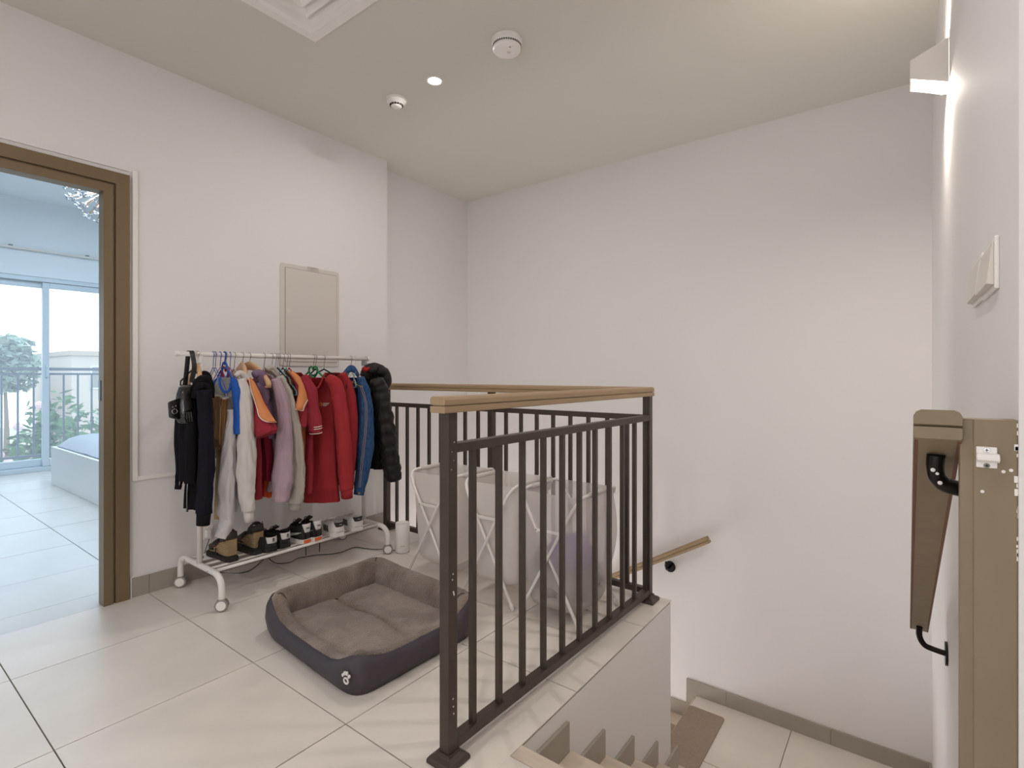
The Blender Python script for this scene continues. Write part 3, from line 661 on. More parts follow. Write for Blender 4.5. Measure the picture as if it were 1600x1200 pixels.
# ---- handrail on the right wall, seen from its upper end
Yn, Yf = 0.945, 2.45
xn = onY(1465, 660, Yn).x; zn0, zn1 = onY(1465, 686, Yn).z, onY(1465, 640, Yn).z; xf = onY(1436, 983, Yf).x; zf = onY(1436, 985, Yf).z
t = thing('stair_handrail', 'brown handrail with steel underside going down the right wall', 'handrail', (xn, Yn, zn0))
hN = zn1 - zn0; pf3 = hand_profile(0.054, hN)
v_ = Vector((xf - xn, Yf - Yn, zf - zn0))
boards(t, [lambda a, z, e: Vector((xn + a, Yn, zn0 + z)) + v_ * (e / 1.5), lambda a, z, e: Vector((xn + a, Yn, zn0 + z)) + v_], w=.054, h=hN, m=RAILG)
edge = MB()
for sg in (-1, 1): edge.prism([(xn + sg * 0.0262, Yn + 0.004, zn0 - 0.0030), (xn + sg * 0.0215, Yn + 0.004, zn0 - 0.0030), (xn + sg * 0.0215, Yn + 0.004, zn0), (xn + sg * 0.0262, Yn + 0.004, zn0)], v_ * 0.997)
obj('raw_edge', edge, mat('raw_redwood', '#74523e', 0.6), t)
obj('steel_inset', MB().prism([(xn - 0.0212, Yn + 0.004, zn0 - 0.0022), (xn + 0.0212, Yn + 0.004, zn0 - 0.0022), (xn + 0.0212, Yn + 0.004, zn0), (xn - 0.0212, Yn + 0.004, zn0)], v_ * 0.99), UNDER, t)
def on_rail(s_): return Vector((xn, Yn, zn0)) + v_ * s_
a0 = on_rail(0.032)
br1 = obj('bracket', MB().tube(bez([a0, a0 + Vector((-0.001, 0.002, -0.022)), a0 + Vector((0.004, 0.006, -0.038)), a0 + Vector((0.020, 0.010, -0.048)), (XR, a0.y + 0.014, a0.z - 0.054)], 8), 0.0112, 14), BLKST, t, smooth=True)
dots = MB()
for dz, dx, s_ in ((-0.022, -0.004, 0.003), (-0.027, 0.001, 0.0022), (-0.040, 0.004, 0.003)): dots.ball(a0 + Vector((dx, -0.0095, dz)), s_, 8, 5, (1, 0.4, 1))
obj('paint_spots', dots, WPLAS, br1)
a1 = on_rail(0.945); wp = onX(1475, 1000, XR)
br2 = obj('bracket', MB().tube(bez([a1 + Vector((0, 0, 0.0)), a1 + Vector((0, 0, -0.035)), a1 + Vector((0.014, 0, -0.062)), a1 + Vector((0.040, 0, -0.070)), (XR - 0.006, a1.y, a1.z - 0.074)], 8), 0.0095, 12), BLKST, t, smooth=True)
obj('wall_plate', MB().lathe([(0, -0.008), (0.040, -0.008), (0.040, 0)], (XR, a1.y, a1.z - 0.074), 20, (0, 1, 0), (0, 0, 1), (1, 0, 0)), BLKST, br2)

# ---- timber post at the head of the stairs, with a gate catch
yp = 0.950
xp0, xp1 = onY(1500, 800, yp).x, XR
zp = onY(1540, 655, yp).z; xs = onY(1521, 800, yp).x
t = thing('gate_post', 'taupe painted timber post on the wall at the top of the stairs', 'post', ((xp0 + xp1) / 2, yp + 0.02, 0))
obj('batten', MB().prism([(xs, yp, 0), (xp1, yp, 0), (xp1, yp + 0.028, 0), (xp0, yp + 0.028, 0), (xp0, yp + 0.004, 0), (xs, yp + 0.004, 0)], (0, 0, zp)), RAILG, t, bevel=0.0015)
ch_ = MB(); r = random.Random(4)
for k in range(16):
    z = zp - 0.004 - 0.013 * k * r.uniform(0.7, 1.1); w = r.uniform(0.001, 0.0045) * (1 if k < 8 else 0.5)
    ch_.box(xp1 - w, xp1 - 0.0002, yp - 0.0006, yp + 0.002, z - r.uniform(0.003, 0.010), z)
for (px, py) in ((1580, 735), (1568, 737), (1535, 768)): q = onY(px, py, yp - 0.0003); ch_.lathe([(0, 0), (0.0022, 0), (0.0022, 0.0004)], q, 8, (1, 0, 0), (0, 0, 1), (0, 1, 0))
obj('paint_chips', ch_, WPLAS, t, kind='stuff')
l0, l1 = onY(1525, 697, yp), onY(1558, 732, yp); cx_, cz_ = (l0.x + l1.x) / 2, (l0.z + l1.z) / 2; hw, hh = (l1.x - l0.x) / 2, (l0.z - l1.z) / 2
g = thing('gate_catch', 'small white plastic gate catch screwed to the timber post', 'gate catch', (cx_, yp, cz_))
obj('plate', MB().box(cx_ - hw, cx_ + hw, yp - 0.003, yp, cz_ - hh, cz_ + hh), WPLAS, g, bevel=0.001)
obj('hook', MB().rings([[(x, yp - 0.003 + a, cz_ + z) for a, z in ((0, 0.006), (-0.006, 0.005), (-0.009, 0.001), (-0.009, -0.003), (-0.004, -0.006), (0, -0.006))] for x in (cx_ - hw, cx_ + hw + 0.002)]), WPLAS, g, bevel=0.0008)
for dz, m in ((0.010, CHROME), (-0.011, GREYP)):
    sc = obj('screw', MB().lathe([(0, -0.0008), (0.0032, -0.0006), (0.0035, 0)], (cx_, yp - 0.003, cz_ + dz), 12, (1, 0, 0), (0, 0, 1), (0, 1, 0)), m, g)
    obj('cross_slot', MB().box(cx_ - 0.002, cx_ + 0.002, yp - 0.0042, yp - 0.0038, cz_ + dz - 0.0004, cz_ + dz + 0.0004).box(cx_ - 0.0004, cx_ + 0.0004, yp - 0.0042, yp - 0.0038, cz_ + dz - 0.002, cz_ + dz + 0.002), DARK, sc)

# ================================================================== CLOTHES RACK
XRK = -2.9
def hookY(px): return onX(px, 557, XRK).y
RKZ = 1.2555; RKR = 0.0125
yA, yB = hookY(312), hookY(568.5)
rk = thing('clothes_rack', 'white metal clothes rack on castors standing against the left wall', 'clothes rack', (XRK, (yA + yB) / 2, 0))
obj('hanging_rail', MB().tube([(XRK, hookY(275), RKZ), (XRK, hookY(575.5), RKZ)], RKR, 20), WHITEM, rk, smooth=False)
for q in rk.children: q.data.polygons.foreach_set('use_smooth', [len(p.vertices) == 4 for p in q.data.polygons])
for yy in (hookY(275), hookY(575.5)):
    sgn = -1 if yy < 1.5 else 1
    obj('end_cap', MB().lathe([(0, 0.006), (0.011, 0.006), (0.0137, 0.004), (0.0137, -0.012)], (XRK, yy, RKZ), 20, (1, 0, 0), (0, 0, 1), (0, sgn, 0)), WPLAS, rk)
for yy in (yA, yB):
    obj('upright', MB().tube([(XRK, yy, 0.165), (XRK, yy, RKZ - 0.008)], 0.0135, 18), WHITEM, rk, smooth=True)
    obj('upright_joint', MB().lathe([(0.0155, RKZ - 0.045), (0.0155, RKZ - 0.008)], (XRK, yy, 0), 18), GREYP if yy > 1.5 else WPLAS, rk, smooth=False)
    xb, xf_ = -3.135, -2.655
    path = bez([(xb, yy, 0.055), (xb, yy, 0.10), (xb + 0.012, yy, 0.145), (xb + 0.05, yy, 0.168), (xb + 0.10, yy, 0.170), (XRK, yy, 0.170), (xf_ - 0.10, yy, 0.170), (xf_ - 0.05, yy, 0.166), (xf_ - 0.012, yy, 0.142), (xf_, yy, 0.10), (xf_, yy, 0.055)], 5)
    ft = obj('foot_tube', MB().tube(path, 0.0150, 16), WHITEM, rk, smooth=True)
    bt = MB()
    for xx in (xb + 0.09, xf_ - 0.12): bt.lathe([(0, 0.017), (0.004, 0.016), (0.004, 0.012)], (xx, yy, 0.17), 10, (1, 0, 0), (0, 0, 1), (0, -1, 0))
    obj('bolt', bt, GREYP, ft, kind='stuff')
    for xx in (xb, xf_):
        cst = obj('castor_fork', MB().obox((xx, yy, 0.048), (1, 0, 0), (0, 1, 0), (0, 0, 1), 0.008, 0.008, 0.016), WPLAS2, rk, bevel=0.004)
        for s in (-1, 1):
            wl = obj('wheel', MB().lathe([(0, 0.0085), (0.021, 0.0085), (0.0225, 0.006), (0.023, 0.003)], (xx + .8 * s * 0.012, yy - .6 * s * 0.012, 0.0305), 24, (.6, .8, 0), (0, 0, 1), (.8 * s, -.6 * s, 0)), WPLAS, cst)
            # rim ring, grey tyre
            obj('tyre', MB().lathe([(0.0232, 0.0055), (0.0285, 0.0055), (0.0302, 0.002), (0.0302, -0.007), (0.0232, -0.008)], (xx + .8 * s * 0.012, yy - .6 * s * 0.012, 0.0305), 28, (.6, .8, 0), (0, 0, 1), (.8 * s, -.6 * s, 0)), GREYP, cst)
SZ = 0.170
for xx in (-2.745, -2.80, -2.88, -2.96, -3.04):
    r_ = 0.0085 if xx == -2.745 else 0.006
    obj('shelf_rod', MB().tube([(xx, yA, SZ + 0.002), (xx, yB, SZ + 0.002)], r_, 10), WHITEM, rk, smooth=True)
SHZ = SZ + 0.009

# ================================================================== HANGERS
def hook_mb(y, ang, drop=0.075, r=0.0016, base_y=None):
    """wire hook over the rail; returns builder and the neck point"""
    b = MB(); ca, sa = math.cos(ang), math.sin(ang); pts = []
    R = RKR + 0.004
    for i in range(13):
        a = math.radians(-30 + i * 20)   # from room side over the top
        pts.append(Vector((XRK + R * math.cos(a) * ca, y + R * math.cos(a) * sa, RKZ + R * math.sin(a))))
    pts = pts[::-1]   # starts at the free tip on the wall side
    neck = Vector((XRK, y, RKZ - drop)); pts = pts[:-1] + [pts[-1], Vector((XRK + R * 0.4 * ca, y + R * 0.4 * sa, RKZ - R - 0.012)), neck]
    b.tube(bez(pts[0:len(pts)], 2), r, 6)
    return b, neck
HANG = []
def hanger(px, kind, label, ang=0.0, m=None, half=0.20, drop=0.07, slope=0.30, group=None, tilt=0, droop=0.085, body=True, px_tip=None):
    y = hookY(px); hb, nk = hook_mb(y, ang, drop)
    if px_tip is not None:      # aim the shoulder tip at a measured spot
        q = onX(px_tip[0], px_tip[1], px_tip[2]); v = Vector((q.x - nk.x, q.y - nk.y, 0)); half = v.length; ang = math.atan2(v.y, v.x); droop = nk.z - q.z
    t = thing('clothes_hanger', label, 'hanger', nk, group)
    U = Vector((math.cos(ang), math.sin(ang), 0)); V = Vector((-U.y, U.x, 0)); Z = Vector((0, 0, 1))
    hm = {'wood': CHROME, 'velvet': CHROME, 'wire': m, 'heart': CHROME}.get(kind, CHROME)
    if kind == 'wire': hb, nk = hook_mb(y, ang, drop, 0.0019)
    if kind == 'collar': hb, nk = hook_mb(y, ang, drop, 0.0035)
    obj('hook', hb, hm if kind != 'collar' else m, t, smooth=True)
    if kind == 'wood':
        rg = []
        for i in range(25):
            s = -1 + 2 * i / 24; a = abs(s); z = -droop * (0.25 * a + 0.75 * a ** 2.0) - 0.0; hz = 0.013 + 0.011 * (1 - a) ** 2 + 0.004 * max(0, a - 0.8) * 5; th_ = 0.0065 + 0.006 * a
            c = nk + U * (half * s) + Z * z + V * (0.022 * a * a) * -1
            rg.append([c + V * (th_ * x) + Z * (hz * w) for x, w in ((1, 0.7), (0.6, 1), (-0.6, 1), (-1, 0.7), (-1, -0.7), (-0.6, -1), (0.6, -1), (1, -0.7))])
        obj('shoulder_bar', MB().rings(rg), WOOD, t, smooth=True)
        obj('trouser_bar', MB().tube([nk + U * (-half * 0.9) + Z * (-droop - 0.012), nk + U * (half * 0.9) + Z * (-droop - 0.012) - V * 0.018], 0.0055, 10), WOOD, t, smooth=True)
    elif kind == 'velvet':
        top = [nk + U * (half * s) + Z * (-droop * (abs(s) ** 1.15) + (0.012 if 0.56 < abs(s) < 0.66 else (-0.008 if 0.66 <= abs(s) < 0.76 else 0))) for s in [-1 + i / 16 for i in range(33)]]
        end = [nk + U * half * s + Z * (-droop - 0.022) for s in (1.02, 0.90, 0.5, 0, -0.5, -0.90, -1.02)]
        obj('frame', MB().tube(bez(top + end, 2), 0.0048, 8, closed=True, flat=0.7), m, t, smooth=True)
    elif kind == 'heart':
        pts = [nk + U * (0.047 * math.sin(a) ** 3) + Z * (0.002 * (13 * math.cos(a) - 5 * math.cos(2 * a) - 2 * math.cos(3 * a) - math.cos(4 * a)) * 1.45 - 0.024) for a in [2 * PI * i / 40 for i in range(40)]]
        obj('heart', MB().tube(pts, 0.0058, 8, closed=True), m, t, smooth=True)
        for sg in (-1, 1): obj('shoulder_bar', MB().tube(bez([nk + U * (sg * .043) + Z * -.018, nk + U * (sg * half * .5) + Z * (-droop * .5 - .008), nk + U * (sg * half) + Z * (-droop)], 5), 0.0055, 8), m, t, smooth=True)
    elif kind in ('wire',):
        L_, R_ = nk + U * (-half) + Z * (-droop), nk + U * half + Z * (-droop)
        obj('wire', MB().tube([L_, nk + U * (-half * 0.55) + Z * (-droop * 0.5), nk + Z * -0.004, nk + U * (half * 0.55) + Z * (-droop * 0.5), R_, R_ + Z * -0.006, (L_ + R_) / 2 + Z * -0.012, L_ + Z * -0.006], 0.0019, 6, closed=True), m, t, smooth=True)
        return t, nk, U, L_, R_
    elif kind == 'collar':
        pts = [nk + U * (0.05 * math.sin(a)) + Z * (0.062 * math.cos(a) - 0.045) for a in [2 * PI * i / 28 for i in range(28)]]
        obj('loop', MB().tube(pts, 0.0045, 8, closed=True), m, t, smooth=True)
        obj('shoulder_bar', MB().tube(bez([nk + U * (-half) + Z * (-droop), nk + Z * -0.012, nk + U * half + Z * (-droop)], 6), 0.0045, 8), m, t, smooth=True)
    return t, nk, U, nk + U * (-half) + Z * (-droop), nk + U * half + Z * (-droop)

# ================================================================== GARMENTS
def fabric(name, col, **k):
    d = dict(rough=0.92, var=0.07, vscale=12, bump=0.75, bscale=17, spec=0.12, sheen=0.0, stretch=(1.6, 1.6, 0.55)); d.update(k); return mat(name, col, **d)
def body(name, t, px, Xn, rows, m, k=1.0, tk=0.035, seed=1, fold=0.008, nf=3, closed_top=True, Xl=None, rings_=44, N=44, hem=None, bulge=0, neck=None, smooth=True):
    """Torso of a hanging garment: rows are (y, right x[, left x]) measured silhouettes at depth Xn, lofted about the hook axis."""
    Yh = hookY(px); Ct = Vector((XRK, Yh, 0)); pts = []
    for rw in rows:
        R_ = onX(rw[1], rw[0], Xn) if len(rw) < 4 else onX(rw[1], rw[0], rw[3])
        z = R_.z; R2 = Vector((R_.x, R_.y, 0))
        if len(rw) > 2 and rw[2] is not None:
            r_ = ray(rw[2], rw[0]); tt = (Xl if Xl else -3.1) / r_[0]; L2 = Vector((r_[0] * tt, r_[1] * tt, 0))
        else: L2 = Ct - (R2 - Ct) * k
        if L2.x < -3.165: f_ = (R2.x + 3.165) / max(1e-6, R2.x - L2.x); L2 = R2 + (L2 - R2) * f_
        pts.append((z, R2, L2))
    zt, zb_ = pts[0][0], pts[-1][0]; rg = []; prof = []
    def at(z):
        for i in range(len(pts) - 1):
            a, b_ = pts[i], pts[i + 1]
            if z >= b_[0] - 1e-9:
                u = (a[0] - z) / max(1e-6, a[0] - b_[0]); u = max(0, min(1, u)); return a[1].lerp(b_[1], u), a[2].lerp(b_[2], u)
        return pts[-1][1], pts[-1][2]
    for i in range(rings_ + 1):
        s = (i / rings_) ** 1.25; z = zt + (zb_ - zt) * s
        R2, L2 = at(z); mid = (R2 + L2) / 2; hv = (R2 - L2) / 2; hw_ = hv.length; U = hv.normalized(); V = Vector((-U.y, U.x, 0))
        th_ = tk * min(1.0, 0.35 + 2.6 * s) ; fa = fold * min(1, s * 1.6)
        ring = []
        for j in range(N):
            a = 2 * PI * j / N; cu, su = math.cos(a), math.sin(a)
            u = (abs(cu) ** 0.8) * (1 if cu >= 0 else -1); v = (abs(su) ** 0.75) * (1 if su >= 0 else -1)
            q = u * hw_
            wave = fa * (math.sin(nf * PI * u + seed + 1.3 * s) + 0.5 * math.sin(2.3 * nf * u + seed * 2 + 2 * s))
            nz = noise.noise(Vector((q * 9 + seed * 3.1, z * 5, v * 0.6 + seed))) * fold * 1.1
            p = mid + U * q + V * (v * th_ + wave + nz); p.z = z + 0.004 * noise.noise(Vector((q * 12, seed, v))) * s
            ring.append(p)
        rg.append(ring)
        prof.append((mid, U, V, hw_, th_, z))
    if neck is not None:   # open collar ring at the top, folded inwards
        mid, U, V, hw_, th_, z = prof[0]
        inner = [[p + (Vector((mid.x, mid.y, p.z)) - p) * 0.28 + Vector((0, 0, -0.004)) for p in rg[0]], [p + (Vector((mid.x, mid.y, p.z)) - p) * 0.40 + Vector((0, 0, -0.05)) for p in rg[0]]]
        rg = inner[::-1] + rg
        o = obj(name, MB().rings(rg, True, False), m, t, smooth=True)
    else:
        o = obj(name, MB().rings(rg, True, False), m, t, smooth=True)
    if hem:   # a hem band is its own piece, slightly proud
        hm, hfrac, gain = hem; k0 = int(rings_ * (1 - hfrac)); off = 2 if neck is not None else 0
        hr = []
        for i in range(k0, rings_ + 1):
            ring = rg[i + off]; c_ = sum(ring, Vector()) / len(ring); e_ = (i - k0) / max(1, rings_ - k0)
            hr.append([c_ + (p - c_) * (1.0 + gain) + Vector((0, 0, 0.0)) for p in ring])
        top = [c for c in hr[0]]
        c_ = sum(rg[k0 + off], Vector()) / N
        hr = [[p + Vector((0, 0, 0.001)) for p in rg[k0 + off]]] + hr
        obj('hem_band', MB().rings(hr, False, False), hm, t, smooth=True)
    return o, prof, rg
def sleeve(name, t, path, X, m, seed=1, X2=None, wr=0.07, n=36, cuff=None, puff=0, flat=0.85, open_=True, steps=10, wrf=26):
    """Sleeve tube along measured centre points (x, y, half width in pixels)."""
    P = []; Rr = []; m_ = len(path)
    for i, q in enumerate(path):
        x_ = X + ((X2 if X2 is not None else X) - X) * i / (m_ - 1); p = onX(q[0], q[1], x_); P.append(p); Rr.append(q[2] * depth(p) / FPX)
    steps = 12; wr *= 1.9; C_ = bez(P, steps); RR = []
    for i in range(len(C_)): s = i / (len(C_) - 1) * (m_ - 1); k_ = min(m_ - 2, int(s)); f_ = s - k_; RR.append(Rr[k_] * (1 - f_) + Rr[k_ + 1] * f_)
    L_ = sum((C_[i + 1] - C_[i]).length for i in range(len(C_) - 1))
    def dsp(s, an, p):
        ca, sa = math.cos(an), math.sin(an)
        w = noise.noise(Vector((ca * 1.3 + seed * 5, sa * 1.3, s * L_ * wrf * 0.55)))
        c1 = 1 - 2.2 * abs(noise.noise(Vector((ca * 1.1 + seed, sa * 1.1 + s * L_ * 5, s * L_ * 9 + ca * 1.2))))
        c2 = 1 - 2.4 * abs(noise.noise(Vector((ca * 2.1 - seed, sa * 2.1, s * L_ * 16 + sa * 1.6))))
        lg_ = noise.noise(Vector((ca * 2.4 + seed * 2, sa * 2.4, s * L_ * 3)))
        r_ = 1 + wr * (1.0 * w + 1.3 * (c1 - .45) + 0.8 * (c2 - .45) + 1.5 * lg_)
        if puff: r_ *= 0.86 + 0.16 * abs(math.sin(PI * s * puff + 0.15 * math.sin(an * 2))) ** 0.5 + 0.03 * noise.noise(Vector((an * 3, s * 60, seed)))
        return r_
    b = MB().tube(C_, RR, n, cap=True, flat=flat, disp=dsp)
    o = obj(name, b, m, t, smooth=True)
    if cuff:
        cm, ln, rr_ = cuff; e = C_[-1]; d = (C_[-1] - C_[-3]).normalized(); r0 = RR[-1]
        cp = [e - d * 0.006, e, e + d * ln * 0.5, e + d * ln, e + d * (ln - 0.003)]
        obj('cuff', MB().tube(cp, [r0 * 0.8, r0 * rr_ * 1.04, r0 * rr_, r0 * rr_ * 0.97, r0 * rr_ * 0.7], 24, cap=True, flat=flat, disp=lambda s, an, p: 1 + 0.03 * math.sin(an * 12)), cm, t, smooth=True)
    return o, C_, RR
def piping(t, pts, X, m, r=0.0018, name='piping', lift=0.0):
    P = [onX(x, y, (X if not isinstance(X, (list, tuple)) else X[i])) for i, (x, y) in enumerate(pts)]
    return obj(name, MB().tube(bez(P, 4), r, 6), m, t, smooth=True)
def garment(label, cat, px, group=None, name='garment'):
    return thing(name, label, cat, (XRK, hookY(px), RKZ - 0.08), group)

NAVY = fabric('navy_fleece', '#1c1a24'); BLACKF = fabric('black_jersey', '#151316'); BLACKRIB = fabric('black_rib', '#1b171b'); OFFW = fabric('off_white_fleece', '#cfc9c5', var=0.03, col2=None)
OFFW2 = fabric('cool_white_fleece', '#c8c3c4', var=0.03); BROWN = fabric('camel_cotton', '#cfa57c'); TAN = fabric('sand_cotton', '#a88f6b'); COBALT = fabric('cobalt_jersey', '#2c5aab', var=0.05)
GREYW = fabric('light_grey_jersey', '#b9b6b6'); BRICK = fabric('crimson_jersey', '#973340', var=0.06); ORANGE = fabric('orange_jersey', '#d58b5c', var=0.05); ORNG2 = fabric('deep_orange', '#d9602f', var=0.05)
LILAC = fabric('lilac_fleece', '#ae97a2', var=0.04); LILACD = fabric('lilac_hood', '#806a86', var=0.12); STONE = fabric('stone_nylon', '#b3aba3', rough=0.6, var=0.04, bump=0.15); STONE2 = fabric('stone_rib', '#aaa29a')
REDF = fabric('red_fleece', '#a3353a', var=0.05); REDF2 = fabric('darker_red_fleece', '#9b3036', var=0.05); REDRIB = fabric('red_rib', '#983035'); MAROON = fabric('maroon_jersey', '#6e1a28'); WHITEP = fabric('white_piping', '#e5dfdc', var=0.0)
DENIM = fabric('denim', '#3c5878', var=0.22, vscale=60, bump=0.35, col2='#23426f'); DENIM2 = fabric('dark_denim', '#23416e', var=0.2, vscale=50); STITCH = mat('tan_stitching', '#b28d5c', 0.7)
PUFF = fabric('black_nylon', '#241e1c', rough=0.5, var=0.1, bump=0.5, bscale=45, spec=0.3, sheen=0); PUFFD = fabric('dark_nylon', '#1e1917', rough=0.5, sheen=0); LINER = fabric('red_lining', '#a02a26', rough=0.5)
LEATH = mat('black_patent_leather', '#171414', 0.22, var=0.2, vscale=20, bump=0.15, bscale=50, spec=0.7)

# --- black shoulder bag
px = 297; y = hookY(296)
t = thing('shoulder_bag', 'black leather shoulder bag with a buckled pocket hanging at the left end of the rack', 'handbag', onX(287, 660, -2.78))
def bp(x, y_, X=-2.80): return onX(x, y_, X)
sp_ = []
hy = y
band = [bp(299.5, 597, -2.80), Vector((XRK + 0.045, hookY(297.5), 1.19)), Vector((XRK + 0.022, hookY(297), RKZ + 0.006)), Vector((XRK + 0.0, hookY(297), RKZ + 0.0155)), Vector((XRK - 0.02, hookY(297), RKZ + 0.004)), Vector((XRK - 0.03, hookY(296), 1.19)), onX(288, 610, -2.93), onX(282, 640, -2.88)]
path = bez(band, 8); bm = MB(); rgs = []
for i, p in enumerate(path):
    tg = (path[min(i + 1, len(path) - 1)] - path[max(i - 1, 0)]).normalized(); w = Vector((0.25, 1, 0)); w = (w - tg * w.dot(tg)).normalized(); nn = tg.cross(w)
    rgs.append([p + w * 0.0105 + nn * 0.0012, p - w * 0.0105 + nn * 0.0012, p - w * 0.0105 - nn * 0.0012, p + w * 0.0105 - nn * 0.0012])
obj('strap', MB().rings(rgs), LEATH, t)
def ring_at(p, r, rt, ax, parent, m=CHROME, nm='ring'):
    a = Vector(ax).normalized(); u = a.orthogonal().normalized(); v = a.cross(u)
    return obj(nm, MB().tube([p + u * r * math.cos(2 * PI * i / 20) + v * r * math.sin(2 * PI * i / 20) for i in range(20)], rt, 6, closed=True), m, parent, smooth=True)
ring_at(bp(299, 600, -2.80), 0.009, 0.002, (1, 0.3, 0), t)
ring_at(bp(281, 585 + 22, -2.93), 0.007, 0.0018, (1, 0.3, 0), t)
# bag body: slouched pouch
bb = MB(); rg = []
rows_ = [(602, 284, 301, 0.3), (606, 281, 303, 0.8), (615, 277.5, 304.5, 1), (630, 275, 306, 1.1), (645, 275, 306, 1.1), (654, 277, 305, 1.0), (660, 281, 303, 0.8), (663, 288, 299, 0.3)]
for (yy, xa, xb2, k_) in rows_:
    A, B_ = onX(xa, yy, -2.83), onX(xb2, yy, -2.76); B_.z = A.z = (A.z + B_.z) / 2; mid = (A + B_) / 2; hv = (B_ - A) / 2; V = Vector((-hv.y, hv.x, 0)).normalized()
    rg.append([mid + hv * math.cos(a) * (1 + 0.04 * noise.noise(Vector((a * 2, yy * 0.1, 1)))) + V * (0.036 * k_ * math.sin(a)) * (1 + 0.15 * noise.noise(Vector((a * 2, yy * 0.15, 4)))) for a in [2 * PI * j / 32 for j in range(32)]])
obj('body', bb.rings(rg), LEATH, t, smooth=True)
# front pocket with flap, studs, ring
pq = [onX(x, y_, -2.815) + Vector((0.05, -0.045, 0)) * 0.55 for x, y_ in ((269.5, 628), (283, 623), (284, 655), (271, 652))]
nrm = (pq[1] - pq[0]).cross(pq[3] - pq[0]).normalized(); nrm = nrm if nrm.dot(Vector((2.8, -1.2, 0))) > 0 else -nrm
pk = obj('pocket', MB().prism([p - nrm * 0.02 for p in pq], nrm * 0.03), LEATH, t, bevel=0.006)
fl_ = [pq[0] + (pq[1] - pq[0]) * u + (pq[3] - pq[0]) * v for u, v in ((-0.05, -0.06), (1.05, -0.06), (1.03, 0.42), (0.5, 0.52), (-0.03, 0.42))]
obj('flap', MB().prism([p + nrm * 0.0102 for p in fl_], nrm * 0.003), LEATH, pk, bevel=0.001)
for u in (0.28, 0.62): q = pq[0] + (pq[1] - pq[0]) * u + (pq[3] - pq[0]) * 0.35 + nrm * 0.0132; obj('stud', MB().ball(q, 0.004, 8, 6), CHROME, pk, smooth=True)
ring_at(pq[0] + (pq[1] - pq[0]) * 0.42 + (pq[3] - pq[0]) * 0.66 + nrm * 0.017, 0.011, 0.0022, nrm, pk)
obj('zip', MB().tube(bez([onX(286, 626, -2.74), onX(287, 638, -2.735), onX(286, 646, -2.735)], 4), 0.0025, 6), CHROME, t)
for k_ in range(4): obj('gather', MB().tube(bez([onX(289 + 3 * k_, 642, -2.728), onX(288 + 4 * k_, 652, -2.722), onX(291 + 3 * k_, 659, -2.732)], 4), [0.006 + 0.0015 * (i % 3 == 1) for i in range(9)], 8), LEATH, t, smooth=True)
obj('side_pocket', MB().prism([onX(x, y_, -2.735) for x, y_ in ((287, 605), (300, 603), (303, 640), (289, 644))], Vector((0.02, -0.01, 0))), LEATH, t, bevel=0.006)

# --- black track jacket behind the bag
t = garment('black zip track jacket with a light piping, behind the shoulder bag', 'jacket', 301, name='track_jacket')
body('torso', t, 301, -2.72, [(612, 303, 290), (640, 304, 280), (700, 306, 277.5), (756, 301, 280)], BLACKF, Xl=-3.0, tk=0.03, seed=2)
sleeve('sleeve', t, [(289, 640, 9), (285, 690, 9), (283, 735, 7.5), (279, 758, 5.5)], -2.90, BLACKF, 3, cuff=(BLACKRIB, 0.02, 1.0))
piping(t, [(283.5, 660), (282, 690), (284.5, 720), (284, 735), (280, 758)], [-2.855, -2.855, -2.86, -2.86, -2.868], CHROME, 0.0020, 'zip_tape')
hanger(301.5, 'velvet', 'black hanger carrying the black track jacket behind the shoulder bag', m=BLKV, half=0.15, droop=0.06, drop=0.08)

# --- navy zip hoodie on the first wooden hanger
hanger(308.5, 'wood', 'wooden hanger seen end-on above the navy hoodie, left end of the rack', px_tip=(319, 604, -2.72))
t = garment('navy zip hoodie with black hood, leftmost hoodie on the rack', 'hoodie', 308, name='hoodie')
body('torso', t, 309, -2.72, [(592, 318, 303), (604, 326, 301), (640, 329, 298), (672, 329, 294), (710, 329, 298), (765, 328, 292.5), (797, 318, 294)], BLACKF, Xl=-2.86, tk=0.03, seed=4, k=0.7)
sleeve('sleeve', t, [(318, 610, 12), (321, 650, 11.5), (322.5, 700, 12), (322, 750, 13), (318.5, 802, 12)], -2.665, NAVY, 5, X2=-2.68, cuff=(BLACKRIB, 0.055, 0.93), wr=0.05)
piping(t, [(304, 648), (299.5, 668), (298, 690), (299, 712), (295, 740), (292.5, 765), (292, 794)], [-2.80, -2.81, -2.81, -2.80, -2.81, -2.81, -2.81], CHROME, 0.0022, 'zip_tape')
obj('zip_pull', MB().obox(onX(292.5, 797, -2.79), (1, 0, 0), (0, 1, 0), (0, 0, 1), 0.004, 0.004, 0.009), CHROME, t, bevel=0.001)
# hood draped round the neck: rolled folds
for i, (pp, rr_, X_) in enumerate((([(304, 612), (311, 596), (322, 593), (328, 606), (330, 622)], 7.0, -2.74), ([(303, 622), (309, 607), (319, 603), (325, 612), (327, 632)], 6.0, -2.70), ([(313, 588), (320, 584), (326, 590), (327, 600)], 5, -2.86))):
    C2 = bez([onX(a, c, X_) for a, c in pp], 6); rad = [rr_ * depth(p) / FPX * (0.55 + 0.45 * math.sin(PI * (0.12 + 0.76 * j / (len(C2) - 1)))) for j, p in enumerate(C2)]
    obj('hood', MB().tube(C2, rad, 14, disp=lambda s, an, p: 1 + 0.12 * noise.noise(Vector((an, s * 6, 2)))), BLACKRIB, t, smooth=True)

